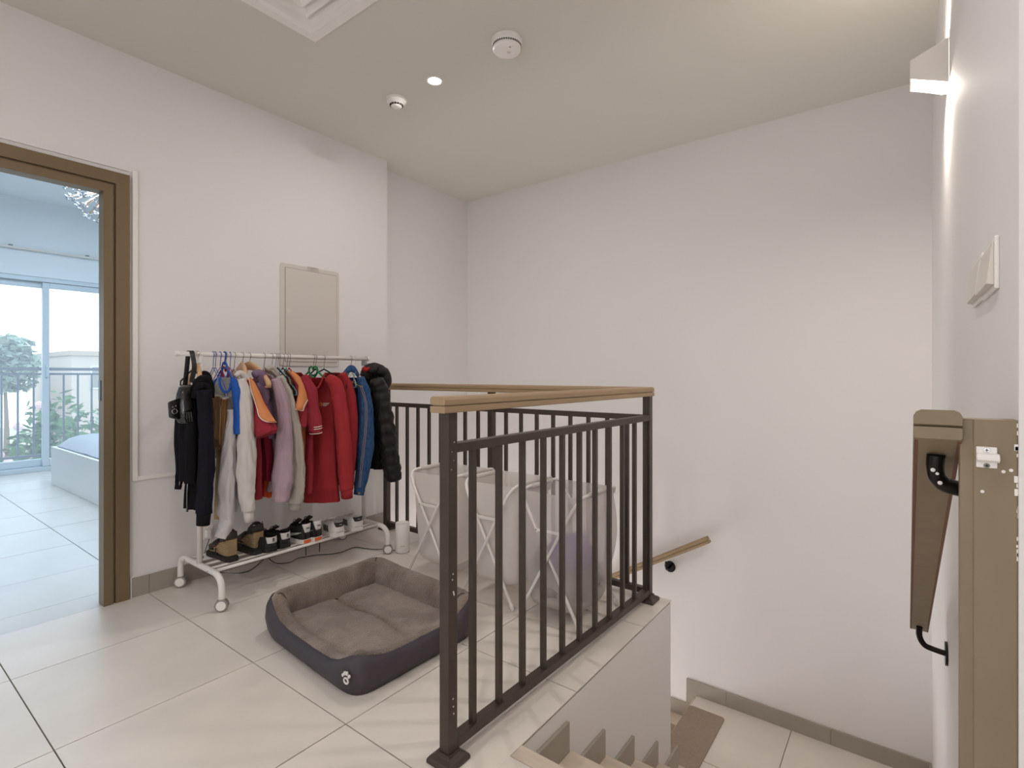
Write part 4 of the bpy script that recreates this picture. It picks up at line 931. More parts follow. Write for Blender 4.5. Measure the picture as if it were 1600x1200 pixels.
# --- blue wire laundry hangers with paper-guarded bars carrying folded trousers
PAPER = mat('hanger_paper', '#cfc6b8', 0.8, var=0.05, vscale=30)
wl = [(333, 'first'), (336.5, 'second'), (344, 'third'), (359.5, 'fourth')]
for i, (hx, nm) in enumerate(wl):
    tips = [(352, 618, -2.70), (356, 617, -2.70), (365, 616, -2.71), (376, 618, -2.70)]
    t, nk, U, L_, R_ = hanger(hx, 'wire', 'blue wire hanger with a paper-covered bar, %s of four from the left' % nm, m=BLUEW, drop=0.062, px_tip=tips[i], group='blue wire hangers')
    c0 = (L_ + R_) / 2 + Vector((0, 0, -0.012)); h_ = (R_ - L_).length / 2 * 0.94; V = Vector((-U.y, U.x, 0))
    obj('paper_guard', MB().rings([[c0 + U * (h_ * s) + V * a + Vector((0, 0, b_ + 0.003 * math.sin(s * 5 + i))) for a, b_ in ((0.010, -0.003), (0.007, 0.005), (0, 0.007), (-0.007, 0.005), (-0.010, -0.003), (0, -0.006))] for s in (-1, -0.5, 0, 0.5, 1)]), PAPER, t)
    # folded trousers over the bar
    nmz = ['camel trousers folded over a blue wire hanger, leftmost pair', 'camel trousers folded over a blue wire hanger, second pair', 'long camel trousers folded over a blue wire hanger, third pair', 'camel trousers folded over a blue wire hanger, rightmost pair'][i]
    tt = thing('trousers', nmz, 'trousers', c0, 'folded camel trousers')
    bot = [700, 706, 706, 680][i]
    xr = [349, 353, 357, 361][i]
    zb2 = onX(xr, bot, -2.74).z
    for lg in range(2):
        f0 = c0 + V * (0.008 * (1 if lg else -1)) + Vector((0, 0, 0.004)); rg = []
        zbl = zb2 + (0.0 if lg else 0.035)
        for k_ in range(19):
            s = k_ / 18; z = f0.z + (zbl - f0.z) * s; w_ = h_ * (0.80 - 0.22 * s)
            ring = []
            for j in range(30):
                a = 2 * PI * j / 30; u = math.cos(a); v = math.sin(a)
                ring.append(Vector((f0.x, f0.y, z)) + U * (w_ * u + h_ * 0.08 * s) + V * ((0.007 + 0.006 * s) * v + 0.007 * (0.2 + s) * math.sin(u * 9 + i * 2 + lg) + 0.004 * noise.noise(Vector((u * 4, z * 8, i + lg)))))
            rg.append(ring)
        obj('leg', MB().rings(rg), BROWN, tt, smooth=True)
t = thing('trousers', 'sand-coloured trousers hanging longest, below the camel trousers', 'trousers', onX(342, 720, -2.8))
sleeve('leg', t, [(346, 700, 9), (344, 740, 9), (341, 780, 7.5), (338.5, 811, 5.5)], -2.86, TAN, 8, wr=0.05, flat=0.6)
sleeve('leg', t, [(352, 706, 9), (348, 735, 7.5), (344, 770, 6)], -2.90, BROWN, 9, wr=0.05, flat=0.6)
t = thing('shorts', 'brown garment glimpsed between the navy hoodie and the white sweatshirt', 'shorts', onX(350, 730, -2.85))
sleeve('fabric', t, [(352, 690, 9), (351, 715, 10), (347, 745, 8)], -2.93, fabric('russet_cotton', '#6a3f28'), 11, flat=0.6)

# --- raglan shirt: light body, cobalt sleeves and collar
hanger(351, 'collar', 'thick blue hanger with a round loop, at the neck of the blue and white shirt', m=BLUEP, px_tip=(371, 606, -2.71), drop=0.055)
hanger(352.5, 'heart', 'red velvet heart-shaped hanger among the blue wire hangers', m=REDP, px_tip=(374, 604, -2.72), drop=0.075)
t = garment('light grey raglan shirt with cobalt blue sleeves and collar', 'shirt', 351, name='raglan_shirt')
body('torso', t, 351, -2.73, [(590, 362, 341), (598, 370, 333), (612, 373, 331), (660, 372, 334), (720, 370, 340)], GREYW, Xl=-2.98, tk=0.035, seed=6, fold=0.006)
sleeve('sleeve', t, [(364, 592, 4.5), (369, 606, 8), (372, 632, 8), (372, 660, 7.5), (371, 678, 6.5)], -2.665, COBALT, 7, wr=0.05, flat=0.8)
sleeve('sleeve', t, [(349, 590, 3), (341, 597, 6), (335, 606, 5)], -2.93, COBALT, 8, wr=0.04)
q = [onX(x, y_, -2.69) for x, y_ in ((343, 590), (344, 602), (350, 612), (357, 611), (361.5, 598), (362, 588))]
obj('collar', MB().tube(bez(q, 6), 0.0058, 10), COBALT, t, smooth=True)

# --- two off-white hoodies
t = garment('white sweatshirt with long sleeves hanging lowest, behind the raglan shirt', 'sweatshirt', 366, name='sweatshirt')
body('torso', t, 366, -2.70, [(604, 372, 352), (632, 376, 356), (672, 382, 353), (720, 385, 349), (770, 386, 344), (800, 380, 346)], OFFW2, Xl=-2.93, tk=0.035, seed=9, hem=None)
sleeve('sleeve', t, [(363, 640, 7), (359.5, 680, 9), (355, 730, 13), (352, 785, 14), (354, 815, 12), (345, 840, 9.5)], -2.70, OFFW2, 10, X2=-2.72, wr=0.08, steps=7)
hanger(365.8, 'velvet', 'ivory velvet hanger at the shoulder of the white hoodie', m=fabric('ivory_velvet', '#cfc6bb'), px_tip=(383, 600, -2.70), drop=0.075)
t = garment('off-white hoodie with a thick rolled hood between blue sleeve and red polo', 'hoodie', 368, name='hoodie')
body('torso', t, 368, -2.70, [(590, 382, 360), (604, 388, 357), (640, 392, 358), (700, 392, 362), (760, 390, 366), (790, 386, 370)], OFFW, Xl=-2.98, tk=0.04, seed=12)
sleeve('sleeve', t, [(376, 592, 7.5), (382, 622, 12), (385, 670, 14), (384.5, 725, 16), (385, 765, 13.5), (388, 798, 10)], -2.655, OFFW, 13, wr=0.045, cuff=(OFFW, 0.055, 0.80), steps=7)
for pp, rr_, X_ in (([(368, 588), (375, 583), (382, 588), (388, 600), (391, 618)], 5.0, -2.72), ([(394, 608), (400, 620), (399, 632), (394, 642)], 5.0, -2.74)):
    C2 = bez([onX(a, c, X_) for a, c in pp], 6); obj('hood', MB().tube(C2, [rr_ * depth(p) / FPX * (0.6 + 0.4 * math.sin(PI * (0.1 + 0.8 * j / (len(C2) - 1)))) for j, p in enumerate(C2)], 12, disp=lambda s, an, p: 1 + 0.1 * noise.noise(Vector((an, s * 6, 5)))), OFFW, t, smooth=True)

# --- wooden hangers above the red polo and lilac hoodie
hanger(378.5, 'wood', 'wooden hanger carrying the red and orange polo shirt, second from the left', px_tip=(391, 596, -2.70), drop=0.058)
hanger(389.5, 'wood', 'wooden hanger with its bare shoulder arm showing above the lilac hoodie', px_tip=(427, 601, -2.64), drop=0.056, droop=0.08)

# --- crimson and orange polo with white piping, sleeve towards the room
t = garment('crimson polo shirt with an orange shoulder panel and white piping, sleeve facing the room', 'polo shirt', 378, name='polo_shirt')
body('torso', t, 378, -2.72, [(590, 391, 380), (602, 397, 378), (640, 402, 380), (700, 405, 392), (780, 405, 396)], BRICK, Xl=-2.99, tk=0.03, seed=15)
o, C1, R1 = sleeve('sleeve', t, [(390, 594, 5.5), (396, 612, 9.5), (404, 634, 13), (410, 656, 18), (416, 676, 19.5)], -2.70, BRICK, 16, X2=-2.60, wr=0.03, flat=0.75, cuff=(BRICK, 0.012, 1.0))
# orange panel: a second cloth laid over the outer half of the sleeve
def over_panel(t, outline, X, m, name='shoulder_panel', lift=0.004, nseg=8, bow=0.02):
    """outline: list of (left x, right x, y); X: depth at top and bottom; makes a bowed cloth panel with thickness"""
    rg = []; n_ = len(outline)
    for i, (xa, xb2, yy) in enumerate(outline):
        Xi = X[0] + (X[1] - X[0]) * i / (n_ - 1); A, B_ = onX(xa, yy, Xi), onX(xb2, yy, Xi); dirv = (Vector((0, 0, EYE)) - (A + B_) / 2); dirv.z = 0; dirv.normalize()
        fr = [A.lerp(B_, j / nseg) + dirv * (bow * math.sin(PI * j / nseg) + lift) for j in range(nseg + 1)]
        rg.append(fr + [p - dirv * 0.003 for p in reversed(fr)])
    return obj(name, MB().rings(rg), m, t, smooth=True)
pan = [(389, 391, 590), (390, 398, 597), (393, 405.5, 612), (399, 413, 630), (402, 419, 640), (404, 425, 649), (410, 429.5, 656), (420, 432, 659.5)]
o = over_panel(t, pan, (-2.66, -2.545), ORANGE)
rim = [(p[0], p[2]) for p in pan] + [(432, 659.5)]
XX = [-2.66 + (0.115) * min(i, 7) / 7 + 0.004 for i in range(9)]
piping(o, rim, XX, WHITEP, 0.0022)
t = garment('orange T-shirt hem showing below the crimson polo', 'T-shirt', 396, name='t_shirt')
body('torso', t, 392, -2.74, [(640, 402, 388), (690, 404, 394), (740, 404, 397), (782, 403, 398)], ORNG2, Xl=-2.95, tk=0.02, seed=17)
t = garment('orange T-shirt with its hem just above the rack shelf, left of the lilac sleeve', 'T-shirt', 405, name='t_shirt')
body('torso', t, 404, -2.74, [(640, 418, 400), (700, 420, 400), (758, 421, 404), (778, 420, 406)], ORNG2, Xl=-2.95, tk=0.02, seed=18)
t = garment('maroon T-shirt peeking out under the crimson polo sleeve', 'T-shirt', 400, name='t_shirt')
body('torso', t, 399, -2.69, [(640, 415, 402), (690, 417, 402), (722, 420, 402), (752, 421.5, 404)], MAROON, Xl=-2.9, tk=0.025, seed=19, fold=0.012)

# --- lilac hoodie
t = garment('lilac hooded sweatshirt, widest pale purple garment on the rack', 'hoodie', 412, name='hoodie')
hanger(412.3, 'velvet', 'ivory velvet hanger inside the lilac hoodie', m=MATS['ivory_velvet'], px_tip=(428, 600, -2.70), drop=0.075)
body('torso', t, 412, -2.70, [(586, 424, 398), (598, 434, 396), (640, 440, 404), (690, 440, 416), (740, 438, 421), (768, 432, 420)], LILAC, Xl=-3.0, tk=0.045, seed=21, fold=0.010)
sleeve('sleeve', t, [(430, 592, 7), (440, 622, 11), (444, 660, 11.5), (443.5, 705, 13.5), (441, 750, 17), (437.5, 783, 13)], -2.655, LILAC, 22, wr=0.04, steps=7)
for pp, rr_, X_ in (([(396, 586), (404, 584), (410, 592), (412, 604), (410, 618)], 8.0, -2.72), ([(399, 604), (407, 608), (413, 618), (412, 632)], 9.0, -2.71)):
    C2 = bez([onX(a, c, X_) for a, c in pp], 6); obj('hood', MB().tube(C2, [rr_ * depth(p) / FPX * (0.55 + 0.45 * math.sin(PI * (0.1 + 0.8 * j / (len(C2) - 1)))) for j, p in enumerate(C2)], 14, disp=lambda s, an, p: 1 + 0.14 * noise.noise(Vector((an * 2, s * 8, 7)))), LILACD, t, smooth=True)
over_panel(t, [(404, 425, 628), (404, 429, 645), (407, 431, 665), (416, 431, 685)], (-2.71, -2.70), LILACD, 'front_fold', 0.0, 8, 0.015)
# --- stone wind jacket
t = garment('pale stone grey wind jacket with an elastic cuff, right of the lilac hoodie', 'jacket', 419, name='wind_jacket')
body('torso', t, 419, -2.71, [(578, 424, 410), (588, 434, 408), (612, 446, 412), (660, 455, 430), (740, 460, 440), (770, 456, 444)], STONE, Xl=-3.02, tk=0.035, seed=24)
sleeve('sleeve', t, [(437, 588, 6), (450, 620, 9), (459, 665, 10.5), (464, 715, 12), (464, 760, 14), (461.5, 786, 12)], -2.67, STONE, 25, wr=0.06, cuff=(STONE2, 0.035, 0.84), steps=7)
C2 = bez([onX(a, c, -2.80) for a, c in ((416, 578), (424, 574), (430, 580), (434, 590))], 5); obj('collar', MB().tube(C2, 0.014, 12), STONE, t, smooth=True)

# --- velvet hangers: pale blue and black
hv_tips = [(424.5, 'black', (452, 603, -2.68)), (430.5, 'aqua', (456, 611, -2.66)), (433.5, 'black', (459, 609, -2.67)), (436, 'aqua', (463, 611, -2.67)), (442, 'black', (467, 611, -2.66)), (448, 'aqua', (469, 609, -2.67)), (452, 'red', (472, 606, -2.70))]
words = ['leftmost of the row', 'second in the row', 'third in the row', 'fourth in the row', 'fifth in the row', 'sixth in the row', 'last of the row']
for i, (hx, cn, tip) in enumerate(hv_tips):
    hanger(hx, 'velvet', '%s velvet hanger between the stone jacket and the orange polo, %s' % ({'aqua': 'pale aqua', 'black': 'black', 'red': 'red'}[cn], words[i]), m={'aqua': AQUA, 'black': BLKV, 'red': REDP}[cn], px_tip=tip, drop=0.068, group='velvet hangers in the middle of the rack')
for i, (hx, rows, m, lb, cat) in enumerate((
        (428, [(602, 446, 436), (640, 456, 440), (700, 462, 448), (745, 464, 452)], BLACKF, 'black top on a velvet hanger right of the stone jacket', 'top'),
        (438, [(604, 455, 442), (640, 461, 446), (700, 466, 452), (750, 468, 456)], MAROON, 'dark maroon top on a velvet hanger left of the orange polo', 'top'),)):
    t = garment(lb, cat, hx, name='hanging_top'); body('torso', t, hx, -2.73, rows, m, Xl=-2.98, tk=0.02, seed=30 + i)

# --- second crimson and orange polo
t = garment('orange and crimson polo shirt with white piping, in the middle of the rack', 'polo shirt', 449, name='polo_shirt')
body('torso', t, 449, -2.72, [(580, 456, 447), (594, 470, 447), (640, 470, 456), (700, 472, 462), (760, 474, 464)], ORANGE, Xl=-2.98, tk=0.03, seed=33)
sleeve('sleeve', t, [(456, 583, 4), (467, 598, 7.5), (472, 618, 9), (472, 645, 9.5), (471, 664, 9)], -2.675, BRICK, 34, wr=0.05, flat=0.8, cuff=(BRICK, 0.012, 1.0))
pan = [(451, 458, 580), (457, 469, 589), (466, 475, 602), (466, 479, 615), (464, 481, 625), (462, 478, 634), (461.5, 473.5, 641)]
o = over_panel(t, pan, (-2.66, -2.625), ORANGE)
piping(o, [(461.5, 639), (467, 641), (473.5, 641.5), (475.5, 634), (481, 625)], [-2.618] * 5, WHITEP, 0.0020)
# --- crimson polo with striped cuff
t = garment('plain crimson polo shirt with white stripes on its curled cuff', 'polo shirt', 458, name='polo_shirt')
body('torso', t, 460, -2.70, [(582, 470, 458), (592, 480, 460), (640, 486, 470), (700, 484, 472), (772, 482, 475)], BRICK, Xl=-2.98, tk=0.03, seed=36)
o, C1, R1 = sleeve('sleeve', t, [(473, 588, 6.5), (484, 610, 10.5), (487.5, 635, 9.5), (491.5, 658, 11.5), (493, 672, 11)], -2.66, BRICK, 37, wr=0.04, flat=0.8, cuff=(BRICK, 0.02, 0.92))
e, d = C1[-1], (C1[-1] - C1[-3]).normalized()
for k_, off in enumerate((-0.022, -0.010, 0.016)):
    c0 = e + d * off; u = d.orthogonal().normalized(); a = Vector((0, 0, 1)) if abs(d.z) < 0.9 else Vector((1, 0, 0)); a = (a - d * a.dot(d)).normalized(); b_ = d.cross(a); rr_ = R1[-1] * (1.02 if k_ < 2 else 0.95)
    obj('cuff_stripe', MB().tube([c0 + a * rr_ * math.cos(2 * PI * j / 24) + b_ * rr_ * 0.82 * math.sin(2 * PI * j / 24) for j in range(24)], 0.0022, 6, closed=True), WHITEP, o, smooth=True)

# --- red sweatshirt facing the room, on the green heart hanger
hanger(489.5, 'heart', 'green plastic heart-shaped hanger at the neck of the red sweatshirt', m=GREENP, px_tip=(525, 602, -2.66), drop=0.066)
hanger(493, 'velvet', 'black velvet hanger inside the neck of the red sweatshirt', m=BLKV, px_tip=(520, 606, -2.70), drop=0.072)
t = garment('red sweatshirt with a small round chest logo, on the green heart hanger', 'sweatshirt', 489, name='sweatshirt')
XF = -2.70
rows = [(590, 507, 481), (597, 519, 478), (606, 525, 479), (625, 526, 482), (655, 524, 484), (700, 525, 481), (740, 527, 478), (760, 529, 476), (783, 531, 475)]
o, prof, rgm = body('torso', t, 489, XF, rows, REDF, Xl=-2.86, tk=0.042, seed=40, fold=0.005, nf=2, hem=(REDRIB, 0.075, 0.012), neck=True)
torso_ = o
sleeve('sleeve', t, [(513, 590, 7), (525, 603, 11), (532, 640, 11.5), (537, 690, 12), (540, 735, 12.5), (541.5, 765, 10.5)], -2.645, REDF, 41, wr=0.03, cuff=(REDRIB, 0.05, 0.95), steps=8)
sleeve('sleeve', t, [(479, 598, 4), (477, 640, 6), (478, 700, 6), (478, 765, 5)], -2.90, REDF, 42, wr=0.03)
cq = [onX(x, y_, -2.705) for x, y_ in ((483, 588), (487, 600), (492, 608), (498, 604), (503, 594), (507, 585))]
obj('collar', MB().tube(bez(cq, 6), 0.0085, 10, flat=0.6), REDRIB, t, smooth=True)
# logo, on the cloth
def on_cloth(x, y_, rings_, out=0.0015):
    """nearest point of the garment front to the viewing ray, so the print lies on the cloth"""
    best = None; r = ray(x, y_); rv = Vector((r[0], r[1], r[2])).normalized(); E_ = Vector((0, 0, EYE))
    for ring in rings_:
        for p in ring:
            w = p - E_; tt = w.dot(rv); dd = (w - rv * tt).length
            if dd < 0.012 and (best is None or tt < best): best = tt
    if best is None: best = 3.0
    return E_ + rv * (best - out)
from mathutils.bvhtree import BVHTree
def cloth_tree(o):
    O = origin(o.parent); return BVHTree.FromPolygons([v.co + O for v in o.data.vertices], [tuple(p.vertices) for p in o.data.polygons])
def print_on(name, tree, base, ax, up, nrm, shape, m, parent, lift=0.0012, kind=None):
    """shape: list of closed outlines in cloth coordinates; every vertex is laid on the cloth surface"""
    b = MB()
    def lay(x, y_, l_):
        q = base + ax * x + up * y_; h = tree.ray_cast(q + nrm * 0.12, -nrm, 0.3); p = h[0] if h[0] is not None else q; return p + nrm * l_
    for ol in shape:
        n_ = len(ol); cx = sum(p[0] for p in ol) / n_; cy = sum(p[1] for p in ol) / n_
        mid_ = [(cx + (p[0] - cx) * .5, cy + (p[1] - cy) * .5) for p in ol]
        b.rings([[lay(*p, -lift) for p in ol], [lay(*p, lift) for p in ol], [lay(*p, lift) for p in mid_], [lay(cx, cy, lift)] * n_], False, False)
    return obj(name, b, m, parent, kind=kind)
circ = lambda cx, cy, r: [(cx + r * math.cos(2 * PI * k / 24), cy + r * math.sin(2 * PI * k / 24)) for k in range(24)]
tree = cloth_tree(torso_); U_ = prof[14][1].copy(); N_ = Vector((U_.y, -U_.x, 0)); N_ = N_ if N_.dot(-prof[14][0]) > 0 else -N_
A_, B_ = onX(501, 632, -2.75), ray(501, 632)
h_ = tree.ray_cast(Vector((0, 0, EYE)), Vector(B_).normalized()); lc = h_[0] if h_[0] is not None else A_
YEL = mat('print_gold', '#dba25a', 0.6); PRO = mat('print_orange', '#cf5533', 0.6)
lg = print_on('logo', tree, lc, U_, Vector((0, 0, 1)), N_, [circ(0, 0, .0125)], YEL, t, .0012)
print_on('logo_face', tree, lc, U_, Vector((0, 0, 1)), N_, [circ(0, .001, .0095)], PRO, lg, .0022)
bars = []
for i in range(3):
    x = .017
    for k_ in range((9, 8, 6)[i]):
        w_ = .0024 if (k_ * 7 + i * 3) % 4 else .0032; y_ = .0072 - .0068 * i; bars.append([(x, y_ - .0020), (x + w_, y_ - .0020), (x + w_, y_ + .0020), (x, y_ + .0020)]); x += w_ + .0011
print_on('logo_print', tree, lc, U_, Vector((0, 0, 1)), N_, bars, WHITEP, lg, .0015, kind='stuff')

# --- second red sweatshirt
hanger(506, 'velvet', 'black velvet hanger with its tip showing over the second red sweatshirt', m=BLKV, px_tip=(541, 600, -2.66), drop=0.072)
t = garment('second red sweatshirt, plain, between the logo sweatshirt and the denim jacket', 'sweatshirt', 512, name='sweatshirt')
body('torso', t, 514, -2.71, [(582, 530, 508), (592, 540, 508), (625, 546, 512), (690, 548, 520), (760, 548, 524)], REDF2, Xl=-2.98, tk=0.04, seed=44, fold=0.006)
sleeve('sleeve', t, [(534, 584, 7), (543, 606, 9.5), (548, 640, 10.5), (549, 690, 10), (547, 730, 8), (547, 745, 7)], -2.68, REDF2, 45, wr=0.03, steps=7, cuff=(REDRIB, 0.02, 0.95))

# --- denim jacket
hanger(548, 'velvet', 'pale aqua velvet hanger inside the collar of the denim jacket', m=AQUA, px_tip=(556, 600, -2.74), drop=0.06)
t = garment('blue denim jacket with tan stitching, right of the red sweatshirts', 'jacket', 551, name='denim_jacket')
body('torso', t, 549, -2.72, [(590, 562, 545), (600, 570, 546), (640, 572, 552), (690, 571, 553), (735, 566, 553)], DENIM2, Xl=-2.92, tk=0.04, seed=47, fold=0.006)
o, C1, R1 = sleeve('sleeve', t, [(563, 590, 6.5), (569, 612, 10), (571.5, 650, 12), (571, 695, 14.5), (567, 735, 12), (562, 764, 9)], -2.66, DENIM, 48, wr=0.035, cuff=(DENIM, 0.035, 0.98), steps=8)
piping(o, [(565, 602), (572.5, 628), (573, 660), (570, 695), (566, 730), (563, 762)], [-2.615, -2.603, -2.593, -2.585, -2.597, -2.61], STITCH, 0.0012, 'stitching')
piping(o, [(562, 602), (570, 628), (570.5, 660), (567.5, 695), (563.5, 730), (561, 762)], [-2.615, -2.603, -2.593, -2.585, -2.597, -2.61], STITCH, 0.0010, 'stitching')
cb = bez([onX(a, c, X_) for a, c, X_ in ((535, 589, -2.80), (545, 577, -2.80), (554, 577, -2.78), (561, 588, -2.76))], 6)
rg = []
for i, p in enumerate(cb):
    s = i / (len(cb) - 1); rg.append([p + Vector((0, 0, 0.020)), p + Vector((0.004, -0.006, 0.021)), p + Vector((0.016, -0.016, -0.022)), p + Vector((0.008, -0.010, -0.024))])
obj('collar', MB().rings(rg), DENIM, t, smooth=True)
piping(t, [(556, 580), (553, 592), (549, 602)], [-2.745, -2.735, -2.73], STITCH, 0.0011, 'stitching')
piping(t, [(550, 596), (558, 601), (566, 605)], [-2.66, -2.655, -2.63], STITCH, 0.0011, 'stitching')
cc = C1[-1] + (C1[-1] - C1[-3]).normalized() * 0.018; vd = (Vector((0, 0, EYE)) - cc); vd.z = 0; vd.normalize()
obj('button', MB().lathe([(0, 0.002), (0.006, 0.0015), (0.007, -0.002)], cc + vd * (R1[-1] * 0.98 + 0.001), 14, (vd.y * -1, vd.x, 0), (0, 0, 1), vd), mat('brass_button', '#9d8560', 0.35, metal=0.9), t)

# --- black quilted jacket at the far end
hanger(555, 'wire', 'white wire hanger between the denim jacket and the quilted jacket', m=WHITEM, px_tip=(578, 614, -2.66), drop=0.06)
hanger(572, 'velvet', 'black hanger inside the hood of the quilted jacket', m=BLKV, px_tip=(592, 600, -2.72), drop=0.06)
t = garment('black quilted puffer jacket with hood and red lining at the right end of the rack', 'jacket', 574, name='puffer_jacket')
o, prof, rgm = body('torso', t, 574, -2.72, [(583, 590, 568), (596, 598, 572), (630, 600, 578), (680, 602, 580), (733, 601, 580)], PUFFD, Xl=-2.86, tk=0.05, seed=50, fold=0.005, rings_=60)
sleeve('sleeve', t, [(588, 592, 12), (594, 615, 14), (600, 650, 14.5), (606, 690, 15), (611, 722, 14), (615.5, 750, 12.5)], -2.655, PUFF, 51, wr=0.05, puff=11, steps=14, n=26, flat=0.9)
hc = [onX(a, c, X_) for a, c, X_ in ((571, 592, -2.80), (575, 580, -2.79), (586, 577, -2.76), (597, 583, -2.74), (601, 599, -2.75))]
C2 = bez(hc, 9); obj('hood', MB().tube(C2, [(7 + 6 * math.sin(PI * min(1, 0.15 + 0.75 * j / (len(C2) - 1)))) * depth(p) / FPX * 0.8 for j, p in enumerate(C2)], 20, disp=lambda s, an, p: 1 + 0.10 * noise.noise(Vector((math.cos(an) * 2, math.sin(an) * 2, s * 14))) - 0.08 * abs(math.cos(s * PI * 5)) ** 8), PUFF, t, smooth=True)
C2 = bez([onX(a, c, -2.70) for a, c in ((592, 578), (601, 583), (604, 596), (600, 606))], 7); obj('hood', MB().tube(C2, [0.026 + 0.008 * math.sin(PI * j / (len(C2) - 1)) for j in range(len(C2))], 16, disp=lambda s, an, p: 1 + 0.12 * noise.noise(Vector((math.cos(an) * 2, math.sin(an) * 2, s * 9)))), PUFF, t, smooth=True)
obj('lining', MB().tube(bez([onX(567, 574, -2.74), onX(571, 578, -2.735), onX(576, 575, -2.74)], 5), [0.010, 0.014, 0.013, 0.012, 0.013, 0.014, 0.013, 0.012, 0.011, 0.010, 0.008], 10), LINER, t, smooth=True)
obj('lining', MB().tube(bez([onX(577, 618, -2.69), onX(579, 626, -2.685), onX(579, 634, -2.69)], 4), [0.006, 0.008, 0.009, 0.009, 0.009, 0.008, 0.007, 0.006, 0.005], 8), LINER, t, smooth=True)

